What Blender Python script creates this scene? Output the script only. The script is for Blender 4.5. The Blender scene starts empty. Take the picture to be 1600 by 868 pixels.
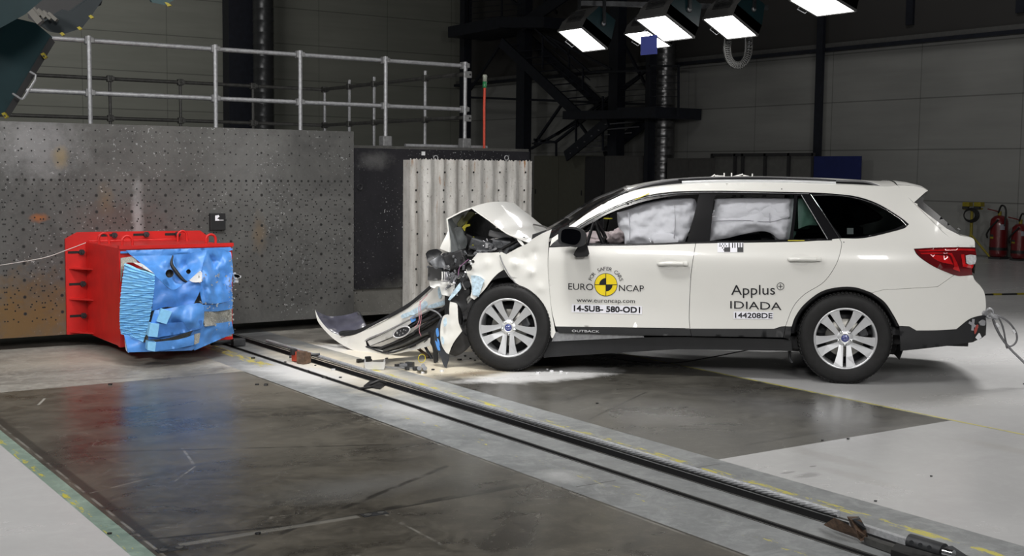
import bpy, bmesh, math, random
import numpy as np
from mathutils import Vector, Matrix, geometry, noise
random.seed(7); np.random.seed(7)
scene = bpy.context.scene
COL = scene.collection
W0, H0 = 1600, 868
# ---------------------------------------------------------------- camera
F = 1921.8; PITCH, YAW, ROLL = -.0869, .6007, .01118; EYE = 1.6583
fw = np.array([math.sin(YAW)*math.cos(PITCH), math.cos(YAW)*math.cos(PITCH), math.sin(PITCH)])
rt = np.array([math.cos(YAW), -math.sin(YAW), 0.]); up = np.cross(rt, fw)
rt, up = rt*math.cos(ROLL)+up*math.sin(ROLL), -rt*math.sin(ROLL)+up*math.cos(ROLL)
CAMPOS = np.array([0, 0, EYE])
cd = bpy.data.cameras.new('camera'); cam = bpy.data.objects.new('camera', cd); COL.objects.link(cam)
cam.matrix_world = Matrix(((rt[0], up[0], -fw[0], 0), (rt[1], up[1], -fw[1], 0), (rt[2], up[2], -fw[2], EYE), (0, 0, 0, 1)))
cd.sensor_width = 36; cd.lens = F*36/W0; cd.clip_end = 200; cd.clip_start = .05
scene.camera = cam
# ---------------------------------------------------------------- light and exposure
scene.view_settings.view_transform = 'Standard'; scene.view_settings.look = 'None'
scene.view_settings.gamma = 1; scene.view_settings.use_curve_mapping = False
scene.view_settings.exposure = 0.0
world = bpy.data.worlds.new('hall_world'); scene.world = world; world.use_nodes = True
world.node_tree.nodes['Background'].inputs[0].default_value = (.9, .95, 1, 1)
world.node_tree.nodes['Background'].inputs[1].default_value = .02
def area(name, loc, target, sx, sy, power, color=(1, .98, .95), spread=150):
    l = bpy.data.lights.new(name, 'AREA'); l.shape = 'RECTANGLE'; l.size = sx; l.size_y = sy
    l.energy = power; l.color = color; l.spread = math.radians(spread)
    o = bpy.data.objects.new(name, l); COL.objects.link(o); o.location = loc
    o.rotation_euler = (Vector(target)-Vector(loc)).to_track_quat('-Z', 'Y').to_euler()
    return o
LIGHTS = [((0.0, 1.2, 4.4), (6.0, 8.0, .6), 1.3, 1.3, 150), ((3.4, -2.2, 4.4), (7.6, 6.4, .6), 1.3, 1.3, 205),
          ((3.0, 8.2, 5.5), (4.2, 10.0, 0.5), 1.0, 1.0, 60), ((7.8, 9.0, 6.2), (7.8, 8.6, 0), 1.6, 1.2, 30),
          ((9.0, 2.5, 5.5), (9.6, 5.5, 0), 1.4, 1.2, 48), ((11.6, 7.6, 5.2), (10.2, 6.4, 0), 1.4, 1.4, 92),
          ((0.5, 6.5, 5.5), (1.0, 7.0, 0), 1.2, 1.2, 70),
          ((8.0, 27.0, 10.5), (8.0, 34.0, 3), 5, 3, 250), ((15.0, 14.0, 10.5), (22.4, 16.0, 2), 5, 3, 80), ((-2.6, 8.6, 4.6), (3.2, 11.0, .5), 1.1, 1.1, 150), ((4.2, 6.6, 5.6), (5.3, 9.4, .1), .9, .9, 68)]  # last row: unseen fill lamps added to lift back walls, red box, dusty floor
for i, (l, t, a, b, e) in enumerate(LIGHTS): area('overhead_and_fill_lamp', l, t, a, b, e, spread=85 if i in (5, 10) else 150)
# ---------------------------------------------------------------- projection helpers (photo pixel -> place)
def ray(px, py): return fw*F+rt*(px-W0/2)-up*(py-H0/2)
def hit(px, py, P0, n):
    d = ray(px, py); t = ((np.array(P0, float)-CAMPOS)@n)/(d@n); return CAMPOS+d*t
def PY(px, py, Y): return hit(px, py, (0, Y, 0), np.array([0, 1., 0]))
def PX(px, py, X): return hit(px, py, (X, 0, 0), np.array([1., 0, 0]))
def PZ(px, py, z=0): return hit(px, py, (0, 0, z), np.array([0, 0, 1.]))
def PD(px, py, D): return CAMPOS+ray(px, py)/F*D
# ---------------------------------------------------------------- materials
MATS = {}
def new_mat(name):
    m = bpy.data.materials.new(name); m.use_nodes = True; nt = m.node_tree
    for n in list(nt.nodes):
        if n.type != 'OUTPUT_MATERIAL': nt.nodes.remove(n)
    out = [n for n in nt.nodes if n.type == 'OUTPUT_MATERIAL'][0]
    b = nt.nodes.new('ShaderNodeBsdfPrincipled'); nt.links.new(b.outputs[0], out.inputs[0])
    return m, nt, b
def N(nt, t, **kw):
    n = nt.nodes.new(t)
    for k, v in kw.items():
        if k.startswith('i_'):
            k = k[2:]; k = int(k) if k.isdigit() else k.replace('_', ' ')
            n.inputs[k].default_value = v
        else: setattr(n, k, v)
    return n
def math_n(nt, op, a, b=None, c=None, clamp=False):
    n = nt.nodes.new('ShaderNodeMath'); n.operation = op; n.use_clamp = clamp
    for i, x in enumerate((a, b, c)):
        if x is None: continue
        if isinstance(x, (int, float)): n.inputs[i].default_value = x
        else: nt.links.new(x, n.inputs[i])
    return n.outputs[0]
def mixc(nt, fac, a, b):
    n = nt.nodes.new('ShaderNodeMix'); n.data_type = 'RGBA'
    for s, x in ((0, fac), (6, a), (7, b)):
        if isinstance(x, (int, float)): n.inputs[s].default_value = x
        elif isinstance(x, tuple): n.inputs[s].default_value = (*x[:3], 1)
        else: nt.links.new(x, n.inputs[s])
    return n.outputs[2]
def noise_n(nt, vec, scale, detail=4, rough=.6, dist=0):
    n = N(nt, 'ShaderNodeTexNoise'); n.inputs['Scale'].default_value = scale; n.inputs['Detail'].default_value = detail
    n.inputs['Roughness'].default_value = rough; n.inputs['Distortion'].default_value = dist
    if vec is not None: nt.links.new(vec, n.inputs['Vector'])
    return n.outputs[0]
def ramp(nt, x, a, b, lo=0., hi=1.):
    n = N(nt, 'ShaderNodeMapRange'); nt.links.new(x, n.inputs[0])
    n.inputs[1].default_value = a; n.inputs[2].default_value = b; n.inputs[3].default_value = lo; n.inputs[4].default_value = hi
    return n.outputs[0]
def mapping(nt, vec, sc=(1, 1, 1), loc=(0, 0, 0), rot=(0, 0, 0)):
    n = N(nt, 'ShaderNodeMapping'); nt.links.new(vec, n.inputs[0])
    n.inputs['Scale'].default_value = sc; n.inputs['Location'].default_value = loc; n.inputs['Rotation'].default_value = rot
    return n.outputs[0]
def bump(nt, b, h, strength=.2, dist=.01):
    n = N(nt, 'ShaderNodeBump'); n.inputs['Strength'].default_value = strength; n.inputs['Distance'].default_value = dist
    nt.links.new(h, n.inputs['Height']); nt.links.new(n.outputs[0], b.inputs['Normal'])
def simple(name, col, rough=.5, metal=0., var=.12, scale=8, coat=0., bmp=0., bscale=60, spec=None, sheen=0):
    if name in MATS: return MATS[name]
    m, nt, b = new_mat(name)
    tc = N(nt, 'ShaderNodeTexCoord').outputs['Object']
    n = noise_n(nt, tc, scale)
    c2 = tuple(max(0, x*(1-var)) for x in col); c1 = tuple(min(1, x*(1+var)) for x in col)
    nt.links.new(mixc(nt, ramp(nt, n, .3, .7), c2, c1), b.inputs['Base Color'])
    b.inputs['Roughness'].default_value = rough; b.inputs['Metallic'].default_value = metal
    if coat: b.inputs['Coat Weight'].default_value = coat; b.inputs['Coat Roughness'].default_value = .04
    if spec is not None: b.inputs['Specular IOR Level'].default_value = spec
    if bmp: bump(nt, b, noise_n(nt, tc, bscale), bmp)
    MATS[name] = m; return m
def emit(name, col, s):
    m, nt, b = new_mat(name); b.inputs['Base Color'].default_value = (*col, 1)
    tc = N(nt, 'ShaderNodeTexCoord').outputs['Object']
    nt.links.new(mixc(nt, noise_n(nt, tc, 3), tuple(x*.97 for x in col), col), b.inputs['Emission Color'])
    b.inputs['Emission Strength'].default_value = s; MATS[name] = m; return m
def glass(name, tint=(.8, .85, .85), refl=1.45):
    m, nt, b = new_mat(name); nt.nodes.remove(b)
    out = [n for n in nt.nodes if n.type == 'OUTPUT_MATERIAL'][0]
    tr = N(nt, 'ShaderNodeBsdfTransparent'); tr.inputs[0].default_value = (*tint, 1)
    gl = N(nt, 'ShaderNodeBsdfGlossy'); gl.inputs['Roughness'].default_value = .02
    fr = N(nt, 'ShaderNodeFresnel'); fr.inputs[0].default_value = refl
    mx = N(nt, 'ShaderNodeMixShader'); nt.links.new(fr.outputs[0], mx.inputs[0]); nt.links.new(tr.outputs[0], mx.inputs[1]); nt.links.new(gl.outputs[0], mx.inputs[2])
    nt.links.new(mx.outputs[0], out.inputs[0]); MATS[name] = m; return m
white = simple('white_car_paint', (.70, .695, .665), .32, var=.015, scale=2, coat=.8)
white_raw = simple('white_plastic', (.72, .72, .70), .4, var=.05, scale=12, coat=.3)
rail_black = simple('rail_black', (.006, .006, .007), .5, spec=.2)
black_gloss = simple('black_gloss_trim', (.007, .007, .008), .22, spec=.3)
black_plastic = simple('black_plastic', (.014, .0145, .016), .5, spec=.35, bmp=.1, bscale=200)
rubber = simple('tyre_rubber', (.011, .011, .0115), .62, spec=.3, var=.25, scale=20, bmp=.15, bscale=90)
silver = simple('silver_alloy', (.62, .63, .65), .34, .6, var=.04)
chrome = simple('chrome_metal', (.75, .76, .78), .12, 1.)
dark_metal = simple('dark_metal', (.05, .052, .056), .45, .6, var=.4)
engine_black = simple('engine_black', (.016, .016, .018), .55, var=.5, scale=20)
engine_grey = simple('engine_grey', (.12, .125, .135), .45, .3, var=.5, scale=20)
bumper_inner = simple('bumper_inner_plastic', (.07, .07, .095), .3, var=.3, scale=6, coat=.3)
cloth_white = simple('airbag_cloth', (.58, .59, .61), .85, var=.08, scale=6, bmp=.25, bscale=30)
cloth_pink = simple('airbag_pink_cloth', (.50, .43, .43), .85, var=.12, scale=20)
interior_dark = simple('interior_dark', (.02, .021, .024), .7, var=.3)
interior_grey = simple('interior_grey', (.17, .17, .18), .8)
liner_grey = simple('hood_liner_grey', (.20, .215, .22), .75, var=.2, scale=15, bmp=.4, bscale=18)
red_lens = simple('red_lens', (.42, .008, .01), .1, var=.3, scale=12, coat=1)
red_lens_dark = simple('dark_red_lens', (.10, .004, .006), .1, var=.3, coat=1)
clear_lens = simple('clear_lens', (.6, .6, .62), .12, .2, var=.3, scale=50, coat=1)
decal_black = simple('decal_black', (.012, .012, .016), .35, var=.05)
decal_white = simple('decal_white', (.80, .80, .86), .4, var=.02)
decal_yellow = simple('decal_yellow', (.86, .66, .02), .35, var=.03)
decal_silver = simple('decal_silver', (.5, .5, .52), .4, .2, var=.04)
blue_emblem = simple('emblem_blue', (.02, .035, .22), .2, var=.1, coat=.6)
yellow_paint = simple('yellow_paint', (.55, .48, .03), .5, var=.2)
yellow_dark = simple('yellow_stand_paint', (.27, .22, .015), .5, var=.2)
red_paint = simple('red_paint', (.52, .012, .010), .42, var=.13, scale=5, coat=.15)
red_ext = simple('extinguisher_red', (.12, .006, .008), .35, var=.15, coat=.3)
navy = simple('navy_steel', (.010, .012, .020), .5, var=.3)
galv = simple('galvanised_steel', (.33, .335, .35), .48, .55, var=.22, scale=30, bmp=.1)
galv_dark = simple('dull_clamp_steel', (.17, .172, .175), .55, .3, var=.25, scale=30)
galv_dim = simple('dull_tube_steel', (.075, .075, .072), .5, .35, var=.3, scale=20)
teal = simple('teal_housing', (.006, .024, .029), .42, var=.15, scale=3)
housing_grey = simple('grey_housing', (.10, .10, .098), .5, var=.15)
cable_black = simple('cable_black', (.01, .01, .01), .5)
steel_rope = simple('steel_rope', (.42, .43, .45), .42, .35, var=.2, scale=60)
rust = simple('rusty_steel', (.12, .075, .05), .7, .2, var=.5, scale=25, bmp=.4)
blue_skin = simple('blue_skin', (.075, .25, .64), .42, var=.14, scale=9, bmp=.15, bscale=25)
blue_light = simple('light_blue_skin', (.24, .56, .88), .45, var=.08, scale=30)
honeycomb = simple('bare_honeycomb', (.33, .33, .30), .6, .35, var=.4, scale=120, bmp=.6, bscale=150)
pale_plastic = simple('pale_plastic', (.62, .63, .65), .4, var=.06)
silver_blue = simple('scuffed_blue_white', (.45, .58, .68), .4, var=.3, scale=40)
pink_wire = simple('pink_wire', (.6, .25, .30), .5)
blue_card = simple('blue_card', (.025, .045, .33), .5, var=.05)
tinted = glass('tinted_glass', (.30, .33, .33), 1.35)
clear = glass('clear_glass', (.93, .93, .94), 1.2)
green_glass = glass('green_tint_glass', (.50, .60, .56), 1.35)
lampface = emit('lamp_face', (1, .99, .97), 9)
# ---------------------------------------------------------------- mesh builder
class MB:
    def __init__(s): s.v = []; s.f = []; s.m = []; s.sm = []
    def add(s, vs, fs, mi=0, smooth=False):
        o = len(s.v); s.v += [tuple(map(float, p)) for p in vs]
        for f in fs: s.f.append([o+i for i in f]); s.m.append(mi); s.sm.append(smooth)
    def box(s, c, sz, R=None, mi=0, bevel=0):
        c = np.array(c, float); hx, hy, hz = [x/2 for x in sz]
        b = min(bevel, hx*.9, hy*.9, hz*.9)
        if b <= 0:
            P = [(x, y, z) for x in (-hx, hx) for y in (-hy, hy) for z in (-hz, hz)]
            Fs = [(0, 1, 3, 2), (4, 6, 7, 5), (0, 4, 5, 1), (2, 3, 7, 6), (0, 2, 6, 4), (1, 5, 7, 3)]
        else:
            bm = bmesh.new(); bmesh.ops.create_cube(bm, size=1)
            for v in bm.verts: v.co = Vector((v.co.x*2*hx, v.co.y*2*hy, v.co.z*2*hz))
            bmesh.ops.bevel(bm, geom=list(bm.edges), offset=b, segments=2, affect='EDGES', profile=.6)
            bm.verts.index_update(); P = [tuple(v.co) for v in bm.verts]; Fs = [[v.index for v in f.verts] for f in bm.faces]; bm.free()
        if R is not None: P = [tuple(np.array(R)@np.array(p)) for p in P]
        s.add([np.array(p)+c for p in P], Fs, mi)
    def bar(s, p0, p1, w, h, mi=0, upv=(0, 0, 1), bevel=0):
        p0 = np.array(p0, float); p1 = np.array(p1, float); d = p1-p0; L = np.linalg.norm(d); d /= L
        u = np.array(upv, float); x = np.cross(d, u)
        if np.linalg.norm(x) < 1e-3: x = np.cross(d, (1, 0, 0))
        x /= np.linalg.norm(x); z = np.cross(x, d)
        s.box((p0+p1)/2, (w, L, h), np.array([x, d, z]).T, mi, bevel)
    def tube(s, pts, r, seg=10, mi=0, cap=True, closed=False):
        pts = [np.array(p, float) for p in pts]; n = len(pts)
        rs = r if isinstance(r, (list, tuple)) else [r]*n
        prev = None; rings = []
        for i in range(n):
            a = pts[i-1] if (i > 0 or closed) else pts[i]; b = pts[(i+1) % n] if (i < n-1 or closed) else pts[i]
            t = b-a; t /= (np.linalg.norm(t)+1e-12)
            if prev is None:
                x = np.cross(t, (0, 0, 1.))
                if np.linalg.norm(x) < .1: x = np.cross(t, (1., 0, 0))
            else: x = prev-t*(prev@t)
            x /= np.linalg.norm(x); prev = x; y = np.cross(t, x)
            rings.append([pts[i]+rs[i]*(x*math.cos(k*2*math.pi/seg)+y*math.sin(k*2*math.pi/seg)) for k in range(seg)])
        vs = [p for R_ in rings for p in R_]; fs = []
        for i in range(n if closed else n-1):
            j = (i+1) % n
            for k in range(seg): fs.append((i*seg+k, i*seg+(k+1) % seg, j*seg+(k+1) % seg, j*seg+k))
        s.add(vs, fs, mi, True)
        if cap and not closed:
            s.add(rings[0], [list(range(seg))[::-1]], mi); s.add(rings[-1], [list(range(seg))], mi)
    def cyl(s, p0, p1, r, seg=16, mi=0): s.tube([p0, p1], r, seg, mi)
    def lathe(s, prof, c=(0, 0, 0), axis=(0, 0, 1), seg=32, mi=0, smooth=True):
        ax = np.array(axis, float); ax /= np.linalg.norm(ax); x = np.cross(ax, (0, 0, 1.))
        if np.linalg.norm(x) < .1: x = np.array([1., 0, 0])
        x /= np.linalg.norm(x); y = np.cross(ax, x); c = np.array(c, float); vs = []
        for r, h in prof:
            for k in range(seg):
                a = 2*math.pi*k/seg; vs.append(c+ax*h+r*(x*math.cos(a)+y*math.sin(a)))
        fs = [(i*seg+k, i*seg+(k+1) % seg, (i+1)*seg+(k+1) % seg, (i+1)*seg+k) for i in range(len(prof)-1) for k in range(seg)]
        s.add(vs, fs, mi, smooth)
    def prism(s, front, vec, mi=0):
        n = len(front); front = [np.array(p, float) for p in front]; back = [p+np.array(vec, float) for p in front]
        s.add(front+back, [list(range(n)), list(range(2*n-1, n-1, -1))]+[(i, n+i, n+(i+1) % n, (i+1) % n) for i in range(n)], mi)
    def build(s, name, mats, parent=None, bev=0, fix=True):
        me = bpy.data.meshes.new(name); me.from_pydata(s.v, [], s.f)
        if not isinstance(mats, (list, tuple)): mats = [mats]
        for m in mats: me.materials.append(m)
        for p, mi, sm in zip(me.polygons, s.m, s.sm): p.material_index = mi; p.use_smooth = sm
        if fix:
            bm = bmesh.new(); bm.from_mesh(me); bmesh.ops.recalc_face_normals(bm, faces=bm.faces); bm.to_mesh(me); bm.free()
        o = bpy.data.objects.new(name, me); COL.objects.link(o)
        if parent is not None: o.parent = parent
        return o
def empty(name, loc, rz=0):
    o = bpy.data.objects.new(name, None); COL.objects.link(o); o.location = loc; o.rotation_euler = (0, 0, rz)
    o.empty_display_size = .1; return o
def tag(o, label, cat, group=None, kind=None):
    o['label'] = label; o['category'] = cat
    if group: o['group'] = group
    if kind: o['kind'] = kind
    return o
def struct(o, label=None):
    o['kind'] = 'structure'
    if label: o['label'] = label
    return o
class Rel:                                   # builds in world coordinates, stores relative to a parent empty
    def __init__(s, root):
        s.M = Matrix.LocRotScale(root.location, root.rotation_euler, (1, 1, 1)).inverted(); s.root = root
    def build(s, mb, name, mats, parent=None, **k):
        mb.v = [tuple(s.M@Vector(p)) for p in mb.v]
        return mb.build(name, mats, parent or s.root, **k)
def catmull(pts, closed=True, n=6):
    """pts: (a, b, ..., corner flag as last True); returns densified list"""
    P = []; C = []
    for p in pts:
        if p[-1] is True: P.append(np.array(p[:-1], float)); C.append(True)
        else: P.append(np.array(p, float)); C.append(False)
    m = len(P); out = []
    for i in range(m if closed else m-1):
        p1, p2 = P[i], P[(i+1) % m]
        p0 = p1-(p2-p1) if (C[i] or (not closed and i == 0)) else P[i-1]
        p3 = p2+(p2-p1) if (C[(i+1) % m] or (not closed and i == m-2)) else P[(i+2) % m]
        if C[i] and C[(i+1) % m]: out.append(p1); continue
        for k in range(n):
            t = k/n
            out.append(.5*((2*p1)+(-p0+p2)*t+(2*p0-5*p1+4*p2-p3)*t*t+(-p0+3*p1-3*p2+p3)*t**3))
    if not closed: out.append(P[-1])
    return out
def densify(P, step):
    out = []; n = len(P)
    for i in range(n):
        a = np.array(P[i]); b = np.array(P[(i+1) % n]); k = max(1, int(math.ceil(np.linalg.norm((b-a)[:2])/step)))
        for j in range(k): out.append(a+(b-a)*j/k)
    return out
def inside(poly, pts):
    x, y = pts[:, 0], pts[:, 1]; r = np.zeros(len(pts), bool); n = len(poly)
    for i in range(n):
        x1, y1 = poly[i][:2]; x2, y2 = poly[(i+1) % n][:2]
        if y1 == y2: continue
        c = ((y1 > y) != (y2 > y)) & (x < (x2-x1)*(y-y1)/(y2-y1)+x1); r ^= c
    return r
def pdist(poly, pts):
    d = np.full(len(pts), 1e9); n = len(poly)
    for i in range(n):
        a = np.array(poly[i][:2]); b = np.array(poly[(i+1) % n][:2]); ab = b-a; L = ab@ab+1e-12
        t = np.clip(((pts-a)@ab)/L, 0, 1); d = np.minimum(d, np.hypot(*(pts-(a+t[:, None]*ab)).T))
    return d
def inset(poly, g):
    P = np.array([p[:2] for p in poly]); n = len(P)
    A = .5*sum(P[i][0]*P[(i+1) % n][1]-P[(i+1) % n][0]*P[i][1] for i in range(n)); sg = 1 if A > 0 else -1; out = []
    for i in range(n):
        a = P[i]-P[i-1]; b = P[(i+1) % n]-P[i]; a = a/(np.linalg.norm(a)+1e-9); b = b/(np.linalg.norm(b)+1e-9)
        na = np.array([-a[1], a[0]])*sg; nb = np.array([-b[1], b[0]])*sg; k = na+nb; L = np.linalg.norm(k)
        if L < .3: out.append(P[i]+na*g); continue
        k /= L; out.append(P[i]+k*g/max(.5, k@na))
    return out
def triangulate(poly, step, holes=(), edge_step=None):
    es = edge_step or step; loops = [densify(poly, es)]+[densify(h, es) for h in holes]
    V = []; E = []
    for L in loops:
        o = len(V); V += [p[:2] for p in L]; E += [(o+i, o+(i+1) % len(L)) for i in range(len(L))]
    B = np.array([p[:2] for p in loops[0]]); lo = B.min(0); hi = B.max(0)
    gx = np.arange(lo[0]+step*.5, hi[0], step); gy = np.arange(lo[1]+step*.5, hi[1], step)
    if len(gx) and len(gy):
        G = np.array([(x+(step*.5 if j % 2 else 0), y) for j, y in enumerate(gy) for x in gx])
        ok = inside(loops[0], G) & (pdist(loops[0], G) > es*.45)
        for h in loops[1:]: ok &= ~inside(h, G) & (pdist(h, G) > es*.45)
        V += list(G[ok])
    r = geometry.delaunay_2d_cdt([Vector((float(a), float(b))) for a, b in V], E, [], 0, 1e-6)
    vs = np.array([tuple(v) for v in r[0]]); fs = [list(f) for f in r[2]]
    cen = np.array([vs[f].mean(0) for f in fs]); ok = inside(loops[0], cen)
    for h in loops[1:]: ok &= ~inside(h, cen)
    out = []
    for f, k in zip(fs, ok):
        if not k: continue
        a, b, c = vs[f[0]], vs[f[1]], vs[f[2]]
        if (b[0]-a[0])*(c[1]-a[1])-(b[1]-a[1])*(c[0]-a[0]) < 0: f = f[::-1]
        out.append(f)
    return vs, out
def thicken(mb, P, fs, nrm_vec, thick, mi=0, back_mi=None, flip=False):
    """P 3d pts; fs tris wound so that normal is towards the viewer; nrm_vec: push direction for the back"""
    P = np.array(P); fs = [f[::-1] for f in fs] if flip else fs
    nv = np.array(nrm_vec, float); B = P+nv*thick
    mb.add(P, fs, mi, True); mb.add(B, [f[::-1] for f in fs], mi if back_mi is None else back_mi, True)
    cnt = {}
    for f in fs:
        for i in range(3):
            e = (f[i], f[(i+1) % 3]); cnt[e] = 1
    for (a, b) in list(cnt):
        if (b, a) not in cnt: mb.add([P[a], P[b], B[b], B[a]], [(0, 3, 2, 1)], mi)
def fbm(p, s): return noise.fractal(Vector((float(p[0])*s, float(p[1])*s, float(p[2])*s)), 1.0, 2.0, 3)
def sheet(pts, un, thick=.01, push=None, step=6, bulge=0, crumple=0, cscale=8, inner=(), mi=0, back_mi=None, smooth_out=True):
    """outline traced as (px, py, d[, True]); un(px, py, d) gives the place; d is the real distance value per vertex"""
    out = catmull(pts) if smooth_out else [np.array(p[:3], float) for p in pts]
    vs, fs = triangulate(out, step)
    S = np.array([p[:3] for p in out]+[p[:3] for p in inner], float)
    dd = pdist(out, vs); R = max(dd.max(), 1e-6); P = []
    for v, di in zip(vs, dd):
        w = 1/(((S[:, :2]-v)**2).sum(1)+25.)**1.1; d = (w@S[:, 2])/w.sum()
        d -= bulge*math.sqrt(min(1, di/R))
        p = np.array(un(v[0], v[1], d))
        if crumple: p = np.array(un(v[0], v[1], d+crumple*fbm(p, cscale)*min(1, .3+di/R)))
        P.append(p)
    P = np.array(P)
    if push is None: push = fw
    mb = MB(); thicken(mb, P, [f[::-1] for f in fs], push, thick, mi, back_mi)
    return mb
# ================================================================ SETTING
def line_mask(nt, pos, a, b, w, soft=.004, brk=None):
    """mask of a straight scratch/joint on the floor between world points a and b"""
    a = np.array(a[:2], float); b = np.array(b[:2], float); d = b-a; L = np.linalg.norm(d); d /= L
    sx, sy, _ = sep(nt, pos)
    u = math_n(nt, 'ADD', math_n(nt, 'MULTIPLY', math_n(nt, 'SUBTRACT', sx, float(a[0])), float(d[0])), math_n(nt, 'MULTIPLY', math_n(nt, 'SUBTRACT', sy, float(a[1])), float(d[1])))
    v = math_n(nt, 'ADD', math_n(nt, 'MULTIPLY', math_n(nt, 'SUBTRACT', sx, float(a[0])), float(-d[1])), math_n(nt, 'MULTIPLY', math_n(nt, 'SUBTRACT', sy, float(a[1])), float(d[0])))
    m = ramp(nt, math_n(nt, 'ABSOLUTE', v), w, w+soft, 1, 0)
    m2 = math_n(nt, 'MULTIPLY', math_n(nt, 'GREATER_THAN', u, 0.), math_n(nt, 'LESS_THAN', u, float(L)))
    m = math_n(nt, 'MULTIPLY', m, m2)
    if brk: m = math_n(nt, 'MULTIPLY', m, ramp(nt, noise_n(nt, pos, brk, 3), .42, .55))
    return m
def sep(nt, v):
    n = N(nt, 'ShaderNodeSeparateXYZ'); nt.links.new(v, n.inputs[0]); return n.outputs
def blob(nt, pos, c, r, soft=.7, nscale=2.2, amt=.6):
    """soft irregular patch around world point c, radii r"""
    mp = mapping(nt, pos, (1/r[0], 1/r[1], 0), (-c[0]/r[0], -c[1]/r[1], 0))
    n = N(nt, 'ShaderNodeVectorMath'); n.operation = 'LENGTH'; nt.links.new(mp, n.inputs[0])
    d = math_n(nt, 'ADD', n.outputs['Value'], math_n(nt, 'MULTIPLY', math_n(nt, 'SUBTRACT', noise_n(nt, pos, nscale, 6, .7), .5), amt*2))
    return ramp(nt, d, 1-soft, 1.0, 1, 0)
def floor_mat(name, base, base2, rough, lines=(), blobs=(), yellow=(), speck=True, rvar=.12, scale=1.3, lightlines=(), bmp=.04, spec=.5, puddle=None):
    m, nt, b = new_mat(name); pos = N(nt, 'ShaderNodeNewGeometry').outputs['Position']
    n1 = noise_n(nt, mapping(nt, pos, (1, 1.4, 1)), scale, 9, .68, .6); n2 = noise_n(nt, pos, 14, 6, .7)
    c = mixc(nt, ramp(nt, n1, .38, .62), base, base2)
    c = mixc(nt, math_n(nt, 'MULTIPLY', ramp(nt, n2, .45, .75), .25 if speck else .02), c, tuple(min(1, x*1.8) for x in base2))
    n7 = noise_n(nt, mapping(nt, pos, (1, 1, 1)), 5.5, 8, .75, 1.2); c = mixc(nt, ramp(nt, n7, .48, .75, 0, .55 if speck else .08), c, tuple(min(1, x*1.9) for x in base2))
    if speck:
        n3 = noise_n(nt, pos, 45, 3, .6); c = mixc(nt, ramp(nt, n3, .68, .74, 0, .5), c, (.42, .41, .38))
        n4 = noise_n(nt, mapping(nt, pos, (5, 22, 1), rot=(0, 0, .5)), 2.2, 5, .7, 1.5); c = mixc(nt, ramp(nt, n4, .63, .72, 0, .3), c, (.33, .32, .28))
        vo = N(nt, 'ShaderNodeTexVoronoi'); vo.feature = 'DISTANCE_TO_EDGE'; vo.inputs['Scale'].default_value = 1.1; wv = N(nt, 'ShaderNodeVectorMath'); wv.operation = 'ADD'; nt.links.new(pos, wv.inputs[0]); nz = N(nt, 'ShaderNodeTexNoise'); nz.inputs['Scale'].default_value = 2.5; nz.inputs['Detail'].default_value = 6; nt.links.new(pos, nz.inputs['Vector']); nt.links.new(nz.outputs[1], wv.inputs[1]); nt.links.new(wv.outputs[0], vo.inputs['Vector'])
        ck = math_n(nt, 'MULTIPLY', ramp(nt, vo.outputs['Distance'], .001, .004, 1, 0), ramp(nt, noise_n(nt, pos, 1.7, 4), .50, .62, 0, .5)); c = mixc(nt, ck, c, (.36, .35, .32))
        n8 = noise_n(nt, pos, 11, 5, .8, 2.5); c = mixc(nt, math_n(nt, 'MULTIPLY', ramp(nt, n8, .64, .68, 0, .45), ramp(nt, noise_n(nt, pos, .9, 3), .48, .6)), c, (.34, .33, .30))
        n5 = noise_n(nt, mapping(nt, pos, (16, 3, 1), rot=(0, 0, -.3)), 2.0, 5, .7, 2.5); c = mixc(nt, ramp(nt, n5, .64, .72, 0, .35), c, tuple(x*.35 for x in base))
    for (cc, r, col, amt, soft, ns) in blobs: c = mixc(nt, math_n(nt, 'MULTIPLY', blob(nt, pos, cc, r, soft, ns), amt), c, col)
    for (a, bb, w, amt, brk) in lines: c = mixc(nt, math_n(nt, 'MULTIPLY', line_mask(nt, pos, a, bb, w, w*.8, brk), amt), c, tuple(x*.25 for x in base))
    for (a, bb, w, amt, brk) in lightlines: c = mixc(nt, math_n(nt, 'MULTIPLY', line_mask(nt, pos, a, bb, w, w*.8, brk), amt), c, (.36, .35, .32))
    for (a, bb, w, th, col) in yellow:
        mk = line_mask(nt, pos, a, bb, w, .004)
        n6 = noise_n(nt, mapping(nt, pos, (14, 3.2, 1)), 2.0, 7, .75, .4)
        c = mixc(nt, math_n(nt, 'MULTIPLY', mk, ramp(nt, n6, th, th+.02)), c, col)
    nt.links.new(c, b.inputs['Base Color'])
    r = ramp(nt, n1, .3, .7, rough-rvar*.5, rough+rvar*.5); nt.links.new(r, b.inputs['Roughness'])
    b.inputs['Specular IOR Level'].default_value = spec
    bump(nt, b, n2, bmp, .004); MATS[name] = m; return m
dust = (.74, .67, .53); dustw = (.70, .70, .70)
g = lambda px, py: tuple(PZ(px, py)[:2])
skids = [((1.72, 9.4), (1.72, 2.5), .02, .6, None), ((3.815, 9.4), (3.815, 2.5), .004, .8, None), ((1.66, 9.445), (3.82, 9.445), .004, .8, None), (g(70, 858), g(500, 816), .008, .7, None), (g(330, 843), g(830, 757), .006, .8, None), (g(352, 868), g(700, 727), .012, .75, 6), (g(600, 795), g(810, 757), .016, .75, 7),
         (g(60, 708), g(690, 692), .008, .6, 3), (g(75, 700), g(320, 680), .004, .3, 8), (g(60, 868), g(80, 858), .01, .5, None)]
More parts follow.
